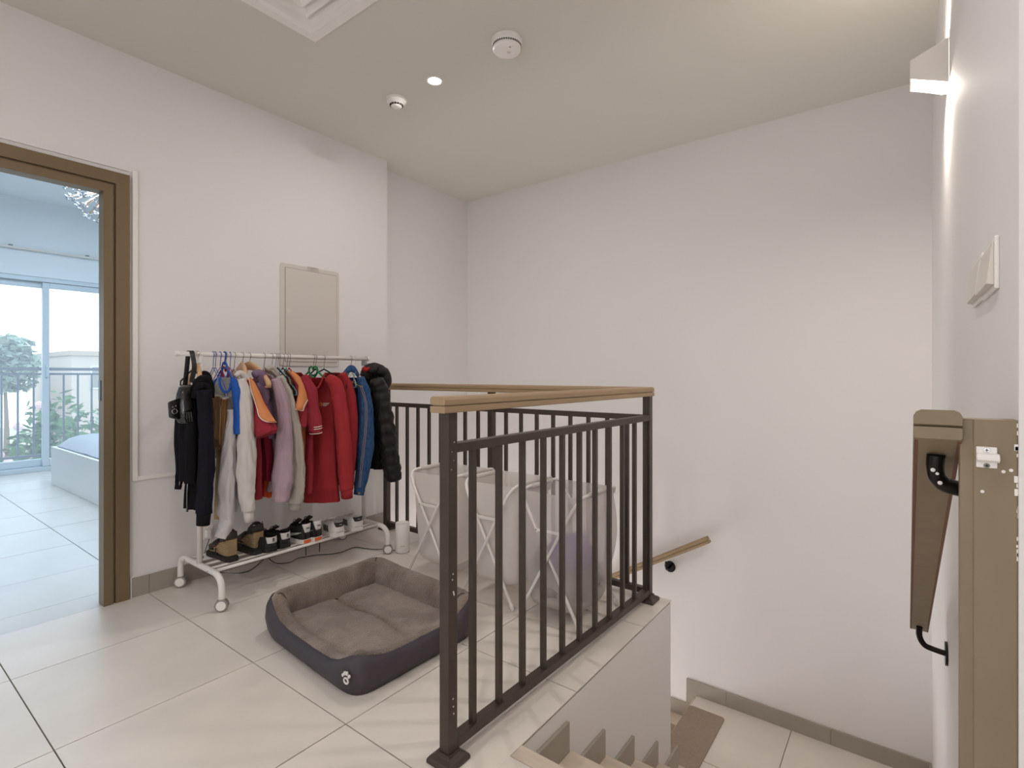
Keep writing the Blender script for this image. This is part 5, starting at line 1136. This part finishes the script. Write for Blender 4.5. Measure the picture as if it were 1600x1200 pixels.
# ================================================================== SHOES ON THE RACK SHELF
SOLEW = mat('white_rubber', '#ddd8d4', 0.5); SOLEB = mat('black_rubber', '#1d1a19', 0.6); LEAB = mat('black_suede', '#211c1b', 0.75, bump=0.15, bscale=120); LEAB2 = mat('smooth_black_leather', '#262120', 0.4); LEAW = mat('white_leather', '#dcd7d4', 0.4)
LACEB = mat('black_lace', '#161313', 0.9); LACEW = mat('white_lace', '#d9d5d2', 0.9); ORG = mat('orange_tab', '#e0602e', 0.5); INSOLE = mat('grey_insole', '#6f6a69', 0.9)
def shoe(label, heel_px, m_up, m_sole, m_tab, m_lace, style, yaw=0.0, L=0.275, Wd=0.048, hi=0.088, m_heel=None):
    hp = onz(heel_px[0], heel_px[1], SHZ); D = Vector((-math.cos(yaw), math.sin(yaw), 0)); S = Vector((D.y, -D.x, 0)); Z = Vector((0, 0, 1))   # S: left-hand side towards +? kept consistent
    t = thing('sneaker', label, 'shoe', hp, 'shoes on the rack shelf')
    def P(s, u, z): return hp + D * (s * L) + S * u + Z * z
    def hw(s): return Wd * interp([(0, .46), (.04, .66), (.12, .80), (.25, .84), (.45, .86), (.68, 1.0), (.82, .96), (.93, .70), (1.0, .22)], s)[0]
    def hh(s): return interp([(0, hi * .80), (.03, hi * .96), (.10, hi), (.22, hi * .86), (.36, hi * .84), (.5, hi * .88), (.62, .066), (.76, .050), (.90, .042), (1.0, .030)], s)[0]
    ol = [(s, hw(s) + 0.003) for s in (0, .02, .05, .12, .25, .4, .55, .68, .8, .9, .96, 1.0)]
    foot = [P(s - 0.01 * (s == 0), u, 0) for s, u in ol] + [P(s, -u, 0) for s, u in reversed(ol)]
    so = obj('sole', MB().prism(foot, Z * 0.026), m_sole, t, bevel=0.003)
    rg = []
    for s in (0, .015, .04, .08, .13, .2, .28, .36, .42, .47, .53, .6, .68, .76, .84, .91, .96, 1.0):
        w, h = hw(s), hh(s); z0 = 0.022
        if 0.04 <= s <= 0.42:
            wi = w * 0.58
            sec = [(w, z0), (w * 1.0, z0 + h * .3), (w * .93, z0 + h * .6 - .01), (w * .78, h - .004), (w * .70, h), (wi, h - .005), (wi * .98, h * .6), (wi * .9, .034), (0, .032)]
        elif s < 0.04: sec = [(w, z0), (w * 1.02, z0 + h * .25), (w * .98, z0 + h * .5 - .01), (w * .88, h * .86), (w * .80, h * .95), (w * .62, h * .99), (w * .4, h), (w * .2, h), (0, h)]
        else: sec = [(w, z0), (w * 1.0, z0 + (h - z0) * .25), (w * .95, z0 + (h - z0) * .5), (w * .84, z0 + (h - z0) * .72), (w * .68, z0 + (h - z0) * .87), (w * .5, z0 + (h - z0) * .95), (w * .33, z0 + (h - z0) * .985), (w * .16, h), (0, h)]
        full = sec + [(-u, z) for u, z in reversed(sec[:-1])]
        rg.append([P(s, u, z) for u, z in full])
    obj('upper', MB().rings(rg, True, True, closed=False), m_up, t, smooth=True, subs=1)
    # tongue
    obj('tongue', MB().rings([[P(s, u * Wd, z + .008 * (1 - u * u * 4)) for u in (-.5, -.3, 0, .3, .5)] + [P(s - .012, u * Wd, z - .003) for u in (.5, .3, 0, -.3, -.5)] for s, z in ((.34, hi * 1.10), (.40, hi * 0.99), (.50, hi * .86), (.60, .060))]), m_up, t, smooth=True)
    # heel panel and tab hugging the back
    def shell(z0, z1, amax, out, s0=0.0, name='heel_tab', m=m_tab, taper=0.0, n=14):
        rr = []
        for k in range(5):
            z = z0 + (z1 - z0) * k / 4; row = []; am = amax * (1 - taper * (1 - k / 4))
            for j in range(n + 1):
                a = -am + 2 * am * j / n; w_ = Wd * (.80 - .10 * (z / hi)); row.append(P((-(math.cos(a) - 1) * .13 * 1.0 + s0), w_ * math.sin(a), z) - D * out)
            rr.append(row)
        inner = [[p + D * 0.004 for p in reversed(r)] for r in rr]
        return obj(name, MB().rings([a + b_ for a, b_ in zip(rr, inner)]), m, t, smooth=True)
    if style == 'shell_toe':      # pale trefoil tab, black heel counter
        shell(.028, hi * .62, 1.35, .006, name='heel_counter', m=LEAB2)
        ht = shell(hi * .56, hi * .93, 1.15, .0085, taper=.25)
        lp = P(0, 0, hi * .78) - D * .0095; lm = MB()
        for a, l_ in ((0, .0075), (0.75, .0065), (-0.75, .0065)):
            ax = Vector(S * math.sin(a) + Z * math.cos(a)); q = lp + ax * l_ * .55
            lm.rings([[q + ax * (l_ * .55 * math.cos(b_)) + ax.cross(D) * (.0024 * math.sin(b_)) - D * o_ for b_ in [2 * PI * k / 12 for k in range(12)]] for o_ in (-.002, .0012)])
        for zz in (-.0035, -.0062): lm.obox(lp + Z * zz, S, Z, D, .0065, .0008, .0012)
        obj('emblem', lm, SOLEB, ht)
        text_part('lettering', 'adidas', 0.0058, SOLEB, ht, lp - Z * .0105 - D * 0.0012, -S, Z, 0.0002)
    if style == 'swoosh':
        ht = shell(hi * .60, hi * 1.05, .95, .0065, taper=.55)
        shell(.030, hi * .60, .28, .0075, name='heel_stay', m=LEAB2)
        obj('orange_patch', MB().rings([[P(-(math.cos(a) - 1) * .13, Wd * .84 * math.sin(a), z) - D * o_ for a in (-.55, -.27, 0, .27, .55)] + [P(-(math.cos(a) - 1) * .13, Wd * .84 * math.sin(a), z) - D * (o_ - .006) for a in (.55, .27, 0, -.27, -.55)] for z, o_ in ((.006, .0095), (.022, .0095))]), ORG, so)
        text_part('lettering', 'NIKE', 0.0105, SOLEB, ht, P(0, 0, hi * .82) - D * .0082, -S, Z, 0.0006)
        for sg in (-1, 1):
            c_ = []
            for s, z, wd in ((.04, .066, .0012), (.12, .060, .0045), (.24, .052, .007), (.36, .045, .009), (.46, .040, .009), (.54, .042, .006), (.50, .056, .0012)):
                c_.append((s, z, wd))
            obj('side_stripe', MB().rings([[P(s, sg * (hw(s) * (1.03 if z < .055 else .99) + .0012), z + wd), P(s, sg * (hw(s) * 1.03 + .0035), z), P(s, sg * (hw(s) * 1.03 + .0012), z - wd), P(s, sg * (hw(s) * .9), z)] for s, z, wd in c_]), LEAW, t)
    if style == 'three_stripe':
        ht = shell(hi * .70, hi * 1.0, 1.0, .0065, taper=.35)
        text_part('lettering', 'adidas', 0.0075, SOLEW, ht, P(0, 0, hi * .86) - D * .0082, -S, Z, 0.0004)
        shell(.028, hi * .72, 1.3, .0055, name='heel_counter', m=LEAW)
        for sg in (-1, 1):
            for k in range(3):
                s0 = .20 + .070 * k
                obj('side_stripe', MB().rings([[P(s0 + a, sg * (hw(s0) * f_ + .0030), z), P(s0 + a + .030, sg * (hw(s0) * f_ + .0030), z), P(s0 + a + .030, sg * hw(s0) * f_ * .92, z), P(s0 + a, sg * hw(s0) * f_ * .92, z)] for a, z, f_ in ((0, .028, 1.03), (.028, .046, 1.0), (.055, .060, .93))]), SOLEB, t)
    lb = MB()
    for k in range(5):
        s = .42 + .05 * k; z = hh(s) + .004 - .002 * k
        lb.tube([P(s, -.020, z - .006), P(s + .01, 0, z + .004), P(s + .02, .020, z - .006)], .0026, 6)
    bw = Vector(P(.40, 0, hi * .97))
    lb.tube([bw + S * (.022 * math.sin(a)) + Z * (.014 * math.sin(2 * a) * .6 + .010) + D * (.006 * math.cos(a)) for a in [2 * PI * j / 20 for j in range(20)]], .0022, 6, closed=True)
    obj('laces', lb, m_lace, t, smooth=True)
    return t, P
shoe('black sneaker with pale emblem heel tab, left of the pair beside the wedges', (426, 862.5), LEAB, SOLEB, LEAW, LACEB, 'shell_toe', hi=.090)
shoe('black sneaker with pale emblem heel tab, right of the pair beside the wedges', (448, 856), LEAB, SOLEB, LEAW, LACEB, 'shell_toe', yaw=-0.15, hi=.094)
t, P4 = shoe('black high-heeled-collar sneaker with white swoosh and orange patch, left of its pair', (480, 849), LEAB, SOLEW, LEAW, LACEB, 'swoosh', hi=.108)
obj('lace_end', MB().tube(bez([onX(474, 845, -2.78), onX(477.5, 852, -2.755), onX(478, 868, -2.755)], 4), .0026, 6), LACEB, t)
t, P5 = shoe('black high-heeled-collar sneaker with white swoosh and orange patch, right of its pair', (497, 845), LEAB, SOLEW, LEAW, LACEB, 'swoosh', hi=.112)
obj('lace_end', MB().tube(bez([onX(496, 840, -2.78), onX(499.5, 848, -2.755), onX(499, 862, -2.755)], 4), .0026, 6), LACEB, t)
shoe('white sneaker with black side stripes, left of the pair at the shelf end', (531, 838.5), LEAW, SOLEW, SOLEB, LACEW, 'three_stripe', yaw=0.12, hi=.086, L=.285, Wd=.053)
shoe('white sneaker with black side stripes, right of the pair at the shelf end', (560, 829.5), LEAW, SOLEW, SOLEB, LACEW, 'three_stripe', yaw=0.18, hi=.088, L=.285, Wd=.053)

JUTE = mat('jute_rope', '#b09673', 0.9, var=0.12, vscale=60, bump=0.5, bscale=160); CORKI = mat('rust_insole', '#5e3b30', 0.7); WEAVE = mat('woven_charcoal_strap', '#4a423e', 0.9, var=0.35, vscale=140, bump=0.7, bscale=260); TANL = mat('tan_leather_strap', '#8a5f40', 0.5)
FOAM = mat('black_foam', '#2b2523', 0.85, bump=0.3, bscale=200)
def flipflop(label, pc, L=0.25, Wd=.048):
    c = onz(pc[0], pc[1], SHZ); t = thing('flip_flop', label, 'flip-flop', c, 'flip-flops under the wedge sandals')
    ol = [(0, .35), (.03, .55), (.1, .72), (.25, .78), (.45, .80), (.65, .98), (.8, 1.0), (.92, .8), (.98, .45), (1, .2)]
    P = lambda s, u, z: c + Vector((-s * L, u * Wd, z))
    obj('sole', MB().prism([P(s, u, 0) for s, u in ol] + [P(s, -u, 0) for s, u in reversed(ol)], (0, 0, .019)), FOAM, t, bevel=0.003)
    for sg in (-1, 1): obj('strap', MB().tube(bez([P(.42, sg * .8, .018), P(.52, sg * .7, .034), P(.66, sg * .35, .042), P(.80, 0.05, .030), P(.80, 0.05, .018)], 5), .0045, 8, flat=.6), SOLEB, t, smooth=True)
    return t
flipflop('black flip-flop under the left wedge sandal at the left end of the shelf', (366, 878), L=.26)
flipflop('black flip-flop under the right wedge sandal', (404, 866.5), L=.24)
def wedge(label, pc, L, H, yaw, strap_lab, ankle=False):
    zb_ = SHZ + .0195; c = onz(pc[0], pc[1], zb_); t = thing('wedge_sandal', label, 'sandal', c, 'pair of espadrille wedge sandals')
    D = Vector((-math.cos(yaw), math.sin(yaw), 0)); S = Vector((-D.y, D.x, 0)); P = lambda s, u, z: c + D * (s * L) + S * u + Vector((0, 0, z))
    prof = lambda s: interp([(0, H), (.12, H * .98), (.35, H * .72), (.55, H * .38), (.70, .024), (.9, .018), (1, .018)], s)[0]
    hwf = lambda s: .038 * interp([(0, .62), (.05, .82), (.2, .9), (.5, .84), (.72, 1.02), (.88, .95), (.97, .6), (1, .35)], s)[0]
    nl = 9
    for k in range(nl):
        z0 = H * k / nl * .98; z1 = H * (k + 1) / nl * .98
        smax = 1.0
        for q in range(60):
            s = q / 60
            if prof(s) < z1 + .001: smax = s; break
        if z1 < .019: smax = 1.0
        ss = [smax * j / 12 for j in range(13)]; top = .0
        def out(sc, z): return [P(s + .004 * 0, hwf(s) * sc, z) for s in ss] + [P(s, -hwf(s) * sc, z) for s in reversed(ss)]
        obj('rope_layer', MB().rings([out(.90, z0 + .0002), out(1.0, z0 + (z1 - z0) * .3), out(1.0, z0 + (z1 - z0) * .7), out(.90, z1 - .0002)]), JUTE, t)
    rg = []
    for j in range(17):
        s = j / 16; z = prof(s) + .002; w = hwf(s) * .98; rg.append([P(s, w, z), P(s, w, z + .004), P(s, 0, z + .003), P(s, -w, z + .004), P(s, -w, z)])
    obj('insole', MB().rings(rg), CORKI, t)
    # toe band
    rg = []
    for j in range(9):
        s = .60 + .24 * j / 8; z = prof(s); w = hwf(s) * 1.05; rg.append([P(s, w * math.cos(a), z * .4 + (.052 - .010 * abs(j - 3) / 3) * math.sin(a)) for a in [PI * k / 12 for k in range(13)]] + [P(s, w * .93 * math.cos(a), z * .4 + (.047 - .010 * abs(j - 3) / 3) * math.sin(a)) for a in [PI * k / 12 for k in range(12, -1, -1)]])
    obj('toe_band', MB().rings(rg), LEAB2, t, smooth=True)
    # woven heel and instep strap with a side cut-out
    rg = []
    for j in range(11):
        s = -.02 + .40 * j / 10; z = prof(max(0, s)); w = hwf(max(0, s)) * 1.04; tp = .062 - .018 * abs(j - 5) / 5 if j > 1 else .050
        rg.append([P(s, w * math.cos(a) ** 1 , z * .96 + (tp if 0.0 < a < PI else 0) * (math.sin(a) ** .6 if 0 < a < PI else 0)) for a in [PI * k / 12 for k in range(13)]] + [P(s, w * .92 * math.cos(a), z * .96 + (tp - .004) * (math.sin(a) ** .6 if 0 < a < PI else 0)) for a in [PI * k / 12 for k in range(12, -1, -1)]])
    rgf = rg[3:9]
    obj('instep_strap', MB().rings(rgf), WEAVE, t, smooth=True)
    hb = MB(); rr = []
    for k in range(13):
        a = -1.5 + 3.0 * k / 12; q0 = P(.10 - .11 * math.cos(a), .036 * math.sin(a), H + .004); q1 = P(.10 - .10 * math.cos(a), .033 * math.sin(a), H + .046 - .012 * abs(math.sin(a)))
        i_ = (P(.2, 0, 0) - q0); i_.z = 0; i_.normalize(); rr.append([q0, q1, q1 + i_ * .003, q0 + i_ * .003])
    obj('heel_strap', hb.rings(rr), WEAVE, t, smooth=True)
    if ankle: obj('ankle_strap', MB().tube(bez([P(.15, -.036, H + .03), P(.30, -.052, H + .028), P(.40, -.050, H * .6), P(.46, -.046, .01), P(.62, -.050, -.005)], 6), .0045, 8, flat=.5), TANL, t, smooth=True)
    return t
wedge('espadrille wedge sandal with jute heel, left one of the pair, on top of a flip-flop', (363, 868), .225, .085, 0.0, '')
wedge('espadrille wedge sandal with jute heel and loose tan ankle strap, right one of the pair', (405, 855), .225, .085, 0.0, '', ankle=True)

# ================================================================== ROUTER AND CABLE
rp = onz(629, 862, 0); rp = Vector((rp.x, rp.y, 0)); RR_ = .0455
t = thing('wifi_router', 'white cylindrical wifi router standing on the floor beside the rack', 'router', rp)
obj('body', MB().lathe([(0, 0.002), (RR_ * .93, 0.002), (RR_, .008), (RR_, .187), (RR_ * .975, .190), (RR_ * .93, .190), (RR_ * .90, .183)], rp, 48), WPLAS, t, smooth=True)
for q in t.children: q.data.polygons.foreach_set('use_smooth', [True] * len(q.data.polygons))
obj('base_ring', MB().lathe([(0, 0), (RR_ * .90, 0), (RR_ * .92, .0025)], rp, 40), GREYP, t)
obj('vented_top', MB().lathe([(RR_ * .905, .182), (RR_ * .55, .176), (0, .175)], rp, 40), mat('dark_router_top', '#3a3431', 0.5), t, smooth=True)
obj('top_fin', MB().box(rp.x - .004, rp.x + .004, rp.y + .004, rp.y + RR_ * .9, .176, .189), WPLAS, t, bevel=0.001)
nd = Vector((-rp.x, -rp.y, 0)).normalized(); sd = Vector((-nd.y, nd.x, 0))
text_part('lettering', 'tp-link', 0.0105, GREYP, t, rp + nd * (RR_ + .0004) + Vector((0, 0, .050)), sd, (0, 0, 1), 0.0003)
cb = [onz(x, y_, .003) for x, y_ in ((616, 857.5), (600, 858), (585, 858.5), (570, 857), (556, 855), (545, 858), (533, 863), (515, 866), (495, 867), (478, 870), (466, 872), (455, 878), (444, 880), (432, 880), (424, 876), (415, 872))] + [Vector((-3.06, 1.50, .003)), Vector((-3.165, 1.40, .003)), Vector((-3.172, 1.30, .06)), Vector((-3.15, onX(322, 832, XL).y, onX(322, 832, XL).z - .03))]
cb[0] = rp + Vector((-0.02, -RR_ * .9, .012)) * 1.0; cb[0] = Vector((rp.x - .03, rp.y - .03, .008))
o = obj('power_cable', MB().tube(bez(cb, 6), .0022, 6), LACEB, None, smooth=True); tag(o, 'thin black cable snaking across the floor under the rack to the router', 'cable')

# ================================================================== DOG BED
PLU = mat('taupe_plush', '#8d7d72', 0.98, var=0.24, vscale=9, bump=1.0, bscale=150, spec=0.1, sheen=0.4, col2='#65564c')
PLU2 = mat('taupe_plush_flat', '#95857a', 0.98, var=0.20, vscale=6, bump=1.0, bscale=160, spec=0.1, sheen=0.4, col2='#6d5c50')
OXF = mat('plum_grey_oxford', '#453e45', 0.55, var=0.12, vscale=12, bump=0.12, bscale=40, spec=0.4)
bc = Vector((-1.92, 1.475, 0)); t = thing('dog_bed', 'square grey-brown plush dog bed with dark fabric sides on the tiled floor', 'dog bed', bc)
cor = [onz(421, 986, .02), onz(557, 1083, 0), onz(737, 986, .02), onz(572, 927, 0)]
# corners on the floor: left, near, right, far
KL, KN, KR = Vector((-2.27, 1.19, 0)), Vector((-1.545, 1.135, 0)), Vector((-1.525, 1.765, 0)); KF = Vector((-2.265, 1.81, 0))
K = [KL, KN, KR, KF]; hts = [0.178, 0.150, 0.178, 0.185]; dips = [0.088, 0.112, 0.172, 0.178]   # edge L-N, N-R, R-F, F-L
loop = []; M1 = 26
for e_ in range(4):
    A, B_ = K[e_], K[(e_ + 1) % 4]
    for i in range(M1):
        s = i / M1; p = A.lerp(B_, s); edge_h = dips[e_]; h0, h1 = hts[e_], hts[(e_ + 1) % 4]
        w0 = math.exp(-((s) / .15) ** 2); w1 = math.exp(-((1 - s) / .15) ** 2); h = edge_h + (h0 - edge_h) * w0 + (h1 - edge_h) * w1
        loop.append((p, h))
# round the corners by averaging
pts = [p for p, h in loop]; n_ = len(pts)
for _ in range(3): pts = [(pts[i - 2] + pts[i - 1] * 1.5 + pts[i] * 2 + pts[(i + 1) % n_] * 1.5 + pts[(i + 2) % n_]) / 7 for i in range(n_)]
hs = [h for p, h in loop]; hs = [(hs[i - 1] + 2 * hs[i] + hs[(i + 1) % n_]) / 4 for i in range(n_)]
cen = sum(pts, Vector()) / n_
def nrm_at(i):
    d = (pts[(i + 1) % n_] - pts[i - 1]); nn = Vector((d.y, -d.x, 0)).normalized(); return nn if nn.dot(pts[i] - cen) > 0 else -nn
outer, plush = [], []
OP = [(-.02, 0), (0, 0.0), (.018, .25), (.024, .5), (.020, .78), (.006, .93), (-.002, .965)]
PP = [(-.002, .965), (-.004, 1.0), (-.022, 1.03), (-.048, 1.0), (-.068, .84), (-.078, .60), (-.082, .40)]
for i in range(n_):
    nn = nrm_at(i); h = hs[i]; w = noise.noise(Vector((i * .22, 3, 0)))
    outer.append([pts[i] + nn * (o_ + .005 * w * (z > 0) + .0035 * noise.noise(Vector((i * .5, z * 5, 9))) * (z > 0)) + Vector((0, 0, z * h + .001 * (z > 0))) for o_, z in OP])
    plush.append([pts[i] + nn * (o_ * (1.0) + .005 * w + .004 * noise.noise(Vector((i * .7, z * 7, 1)))) + Vector((0, 0, z * h + .005 * noise.noise(Vector((i * .45, z * 4, 5))))) for o_, z in PP])
seam = (3 * M1,)
for i in range(n_):
    dcor = min(abs(i - c_) for c_ in (0, M1, 2 * M1, 3 * M1, n_))
    if dcor == 0: plush[i] = [p + (nrm_at(i) * .008 if k > 2 else Vector((0, 0, -.007))) for k, p in enumerate(plush[i])]
outer.append(outer[0]); plush.append(plush[0])
obj('side_cover', MB().rings(outer, False, False, closed=False), OXF, t, smooth=True)
bo = obj('bolster', MB().rings(plush, False, False, closed=False), PLU, t, smooth=True, subs=1)
# corner seams
for e_, nm in ((3 * M1, ''), (0, ''), (2 * M1, '')):
    obj('seam', MB().tube(bez([p + Vector((0, 0, .001)) for p in plush[e_][2:]], 4), .0022, 6), mat('seam_brown', '#4c413b', 0.95), bo)
b = MB(); G = 96
def inpt(u, v):
    A = K[0].lerp(K[1], u); B_ = K[3].lerp(K[2], u); p = A.lerp(B_, v); return cen + (p - cen) * .90
vs = []
for i in range(G + 1):
    for j in range(G + 1):
        u, v = i / G, j / G; e = min(u, 1 - u, v, 1 - v); z = .058 + .030 * (1 - math.exp(-e * 22)); z -= .022 * math.exp(-abs(v - .50 - .03 * math.sin(u * 4)) / .016) * (1 - math.exp(-e * 30))
        z += .008 * noise.noise(Vector((u * 4, v * 4, 3))) + .004 * noise.noise(Vector((u * 14, v * 14, 6))) + .0022 * noise.noise(Vector((u * 60, v * 60, 2))) - .020 * math.exp(-(((u - .25) / .16) ** 2 + ((v - .55) / .16) ** 2))
        p = inpt(u, v); vs.append((p.x, p.y, z))
b.add(vs, [(i * (G + 1) + j, (i + 1) * (G + 1) + j, (i + 1) * (G + 1) + j + 1, i * (G + 1) + j + 1) for i in range(G) for j in range(G)])
obj('cushion', b, PLU2, t, smooth=True)
# paw print on the near side
i0 = int(M1 * .90); nn = nrm_at(i0); best = onY(541, 1061, pts[i0].y - .022); ax = Vector((-nn.y, nn.x, 0)); ax = ax if ax.x > 0 else -ax
pm = MB()
def disc(q, rx, rz):
    pm.rings([[q + ax * rx * math.cos(a) + Vector((0, 0, rz * math.sin(a))) + nn * o_ for a in [2 * PI * k / 16 for k in range(16)]] for o_ in (-.004, .0015)])
for dx, dz, rx, rz in ((-.009, .015, .0045, .006), (.002, .0175, .0045, .006), (.0125, .011, .0045, .0055), (-.0185, .0065, .004, .0052)): disc(best + ax * dx * 1.1 + Vector((0, 0, dz * 1.1)), rx * 1.15, rz * 1.15)
pm.tube([best + ax * (.0115 * math.cos(a)) + Vector((0, 0, -.006 + .0095 * math.sin(a))) + nn * .001 for a in [2 * PI * k / 20 for k in range(20)]], .0032, 6, closed=True)
obj('paw_print', pm, WHITEP, bpy.data.objects['dog_bed'])

# ================================================================== LAUNDRY BASKETS
def basket_mat(name, col, alpha):
    m = bpy.data.materials.new(name); m.use_nodes = True; nt = m.node_tree; b = nt.nodes['Principled BSDF']; out = nt.nodes['Material Output']
    b.inputs['Base Color'].default_value = (*srgb(col), 1); b.inputs['Roughness'].default_value = .8; b.inputs['Specular IOR Level'].default_value = .2
    tl = nt.nodes.new('ShaderNodeBsdfTranslucent'); tl.inputs[0].default_value = (*srgb(col), 1); tp = nt.nodes.new('ShaderNodeBsdfTransparent')
    m1 = nt.nodes.new('ShaderNodeMixShader'); m1.inputs[0].default_value = .35; m2 = nt.nodes.new('ShaderNodeMixShader'); m2.inputs[0].default_value = alpha
    tc = nt.nodes.new('ShaderNodeTexCoord'); n = nt.nodes.new('ShaderNodeTexNoise'); n.inputs['Scale'].default_value = 14; nt.links.new(tc.outputs['Object'], n.inputs['Vector'])
    bu = nt.nodes.new('ShaderNodeBump'); bu.inputs['Strength'].default_value = .25; bu.inputs['Distance'].default_value = .01; nt.links.new(n.outputs[0], bu.inputs['Height']); nt.links.new(bu.outputs[0], b.inputs['Normal'])
    nt.links.new(b.outputs[0], m1.inputs[1]); nt.links.new(tl.outputs[0], m1.inputs[2]); nt.links.new(m1.outputs[0], m2.inputs[1]); nt.links.new(tp.outputs[0], m2.inputs[2]); nt.links.new(m2.outputs[0], out.inputs[0]); return m
NET = basket_mat('white_laundry_netting', '#ebe6e2', .16); NETF = basket_mat('thin_laundry_netting', '#e2dcd8', .38)
BKW = mat('basket_tube_white', '#e8e3df', 0.4)
def basket(label, x0, x1, y0, y1, H, bulge=0, far=0.0, zb_=.10, net=None):
    t = thing('laundry_basket', label, 'laundry basket', ((x0 + x1) / 2, (y0 + y1) / 2, 0), 'laundry baskets along the railing')
    R_ = .0075; n_b = .07
    # two U frames crossing: A foot x0 -> top x1, B foot x1 -> top x0 ; each has a bar along Y at the top
    for nm, fx, tx in (('a', x0, x1), ('b', x1, x0)):
        sg = 1 if tx > fx else -1
        def pt(s, y): return Vector((fx + (tx - fx) * s, y, .006 + (H - .006) * s))
        off = -.006 if nm == 'a' else .006
        ya, yb = y0 + off, y1 - off
        pa = [pt(0, ya), pt(.25, ya), pt(.5, ya), pt(.75, ya), pt(.88, ya), pt(.955, ya + .012), pt(.992, ya + .040), pt(1, ya + .085), pt(1, (ya + yb) / 2), pt(1, yb - .085), pt(.992, yb - .040), pt(.955, yb - .012), pt(.88, yb), pt(.5, yb), pt(0, yb)]
        fr = obj('frame', MB().tube(bez(pa, 5), R_, 10), BKW, t, smooth=True)
        for y in (ya, yb): obj('foot_cap', MB().tube([pt(0, y) + Vector((0, 0, -.004)), pt(.045, y)], .0098, 10), WPLAS, fr, smooth=True)
    for y in (y0, y1):
        obj('brace', MB().box(x0 + (x1 - x0) * .28, x0 + (x1 - x0) * .72, y - .004, y + .004, H * .70, H * .70 + .012), BKW, t)
        rv = MB()
        rv.lathe([(0, -.009), (.005, -.008), (.0055, -.004)], ((x0 + x1) / 2, y, H / 2), 10, (1, 0, 0), (0, 0, 1), (0, 1, 0)); 
        for xx in (.30, .70): rv.lathe([(0, -.009), (.0035, -.008), (.004, -.004)], (x0 + (x1 - x0) * xx, y, H * .70 + .006), 10, (1, 0, 0), (0, 0, 1), (0, 1, 0))
        obj('rivet', rv, GREYP, t, kind='stuff')
    rg = []; NN = 56
    cx_, cy_ = (x0 + x1) / 2, (y0 + y1) / 2; hx, hy_ = (x1 - x0) / 2, (y1 - y0) / 2 - .022
    for k in range(23):
        s = k / 22; z = H + .006 - (H - zb_) * s
        bx = hx * (1.0 - .16 * s) + bulge * math.sin(PI * min(1, s * 1.15)) ** 1.2 * .03; by = hy_ * (1.0 - .03 * s) + bulge * .028 * math.sin(PI * min(1, s * 1.1))
        if k == 22: bx *= .93; by *= .93
        ring = []
        for a, b_ in rrect(bx, by, .045 + .02 * s, 13)[:NN]:
            q = Vector((cx_ + a, cy_ + b_, z)); ww = noise.noise(Vector((a * 9, b_ * 9 + x0 * 7, z * 4))) * .010 * (0.2 + s) + noise.noise(Vector((a * 26, b_ * 26, z * 6 + x0))) * .004 * s
            d = Vector((a, b_, 0)).normalized(); q += d * ww; q.z += .010 * noise.noise(Vector((a * 10, b_ * 10, x0))) * (s > .8) - .030 * (k == 0) * (abs(b_) > by * .8) * 0.4
            ring.append(q)
        rg.append(ring)
    bag = obj('bag', MB().rings(rg, False, True), net or NET, t, smooth=True)
    # turned-over hems along the two bars, and the top hem line
    for xx in (x0, x1):
        obj('bar_sleeve', MB().tube([(xx, y0 + .10, H - .002), (xx, cy_, H - .003), (xx, y1 - .10, H - .002)], .0125, 12, flat=1.0), NET, bag, smooth=True)
    return t
basket('white net laundry basket on crossed legs, leftmost, beside the router', -2.268, -1.925, 2.02, 2.40, .603)
basket('white net laundry basket on crossed legs, middle of the three', -1.850, -1.520, 2.02, 2.40, .603)
tb = basket('white net laundry basket filled with purple and grey laundry, rightmost of the three', -1.478, -1.150, 2.02, 2.40, .600, bulge=1.0, zb_=.055, net=NETF)
def lump(name, label, c, r, sc, m, seed, cat='laundry'):
    N_, M2 = 26, 16; rg = []
    for i in range(M2 + 1):
        th_ = PI * i / M2; ring = []
        for j in range(N_):
            ph = 2 * PI * j / N_; d = Vector((math.sin(th_) * math.cos(ph), math.sin(th_) * math.sin(ph), math.cos(th_))); k_ = 1 + .16 * noise.noise(d * 2.4 + Vector((seed, 0, 0))) + .08 * abs(noise.noise(d * 6 + Vector((0, seed, 0))))
            ring.append(Vector(c) + Vector((d.x * sc[0], d.y * sc[1], d.z * sc[2])) * r * k_)
        rg.append(ring)
    o = obj(name, MB().rings(rg, False, False), m, None, smooth=True, loc=c); return tag(o, label, cat, 'laundry inside the right basket')
lump('laundry', 'pale grey crumpled laundry at the bottom of the filled basket', (-1.315, 2.205, .145), .105, (1.30, 1.70, .80), fabric('laundry_grey', '#9c9894'), 3)
lump('laundry', 'purple crumpled laundry in the middle of the filled basket', (-1.275, 2.165, .300), .090, (1.20, 1.30, .95), fabric('laundry_purple', '#6a4fa8'), 8)
lump('laundry', 'dark grey crumpled laundry in the left of the filled basket', (-1.400, 2.11, .255), .055, (.80, .95, 1.2), fabric('laundry_charcoal', '#4f4c55'), 12)
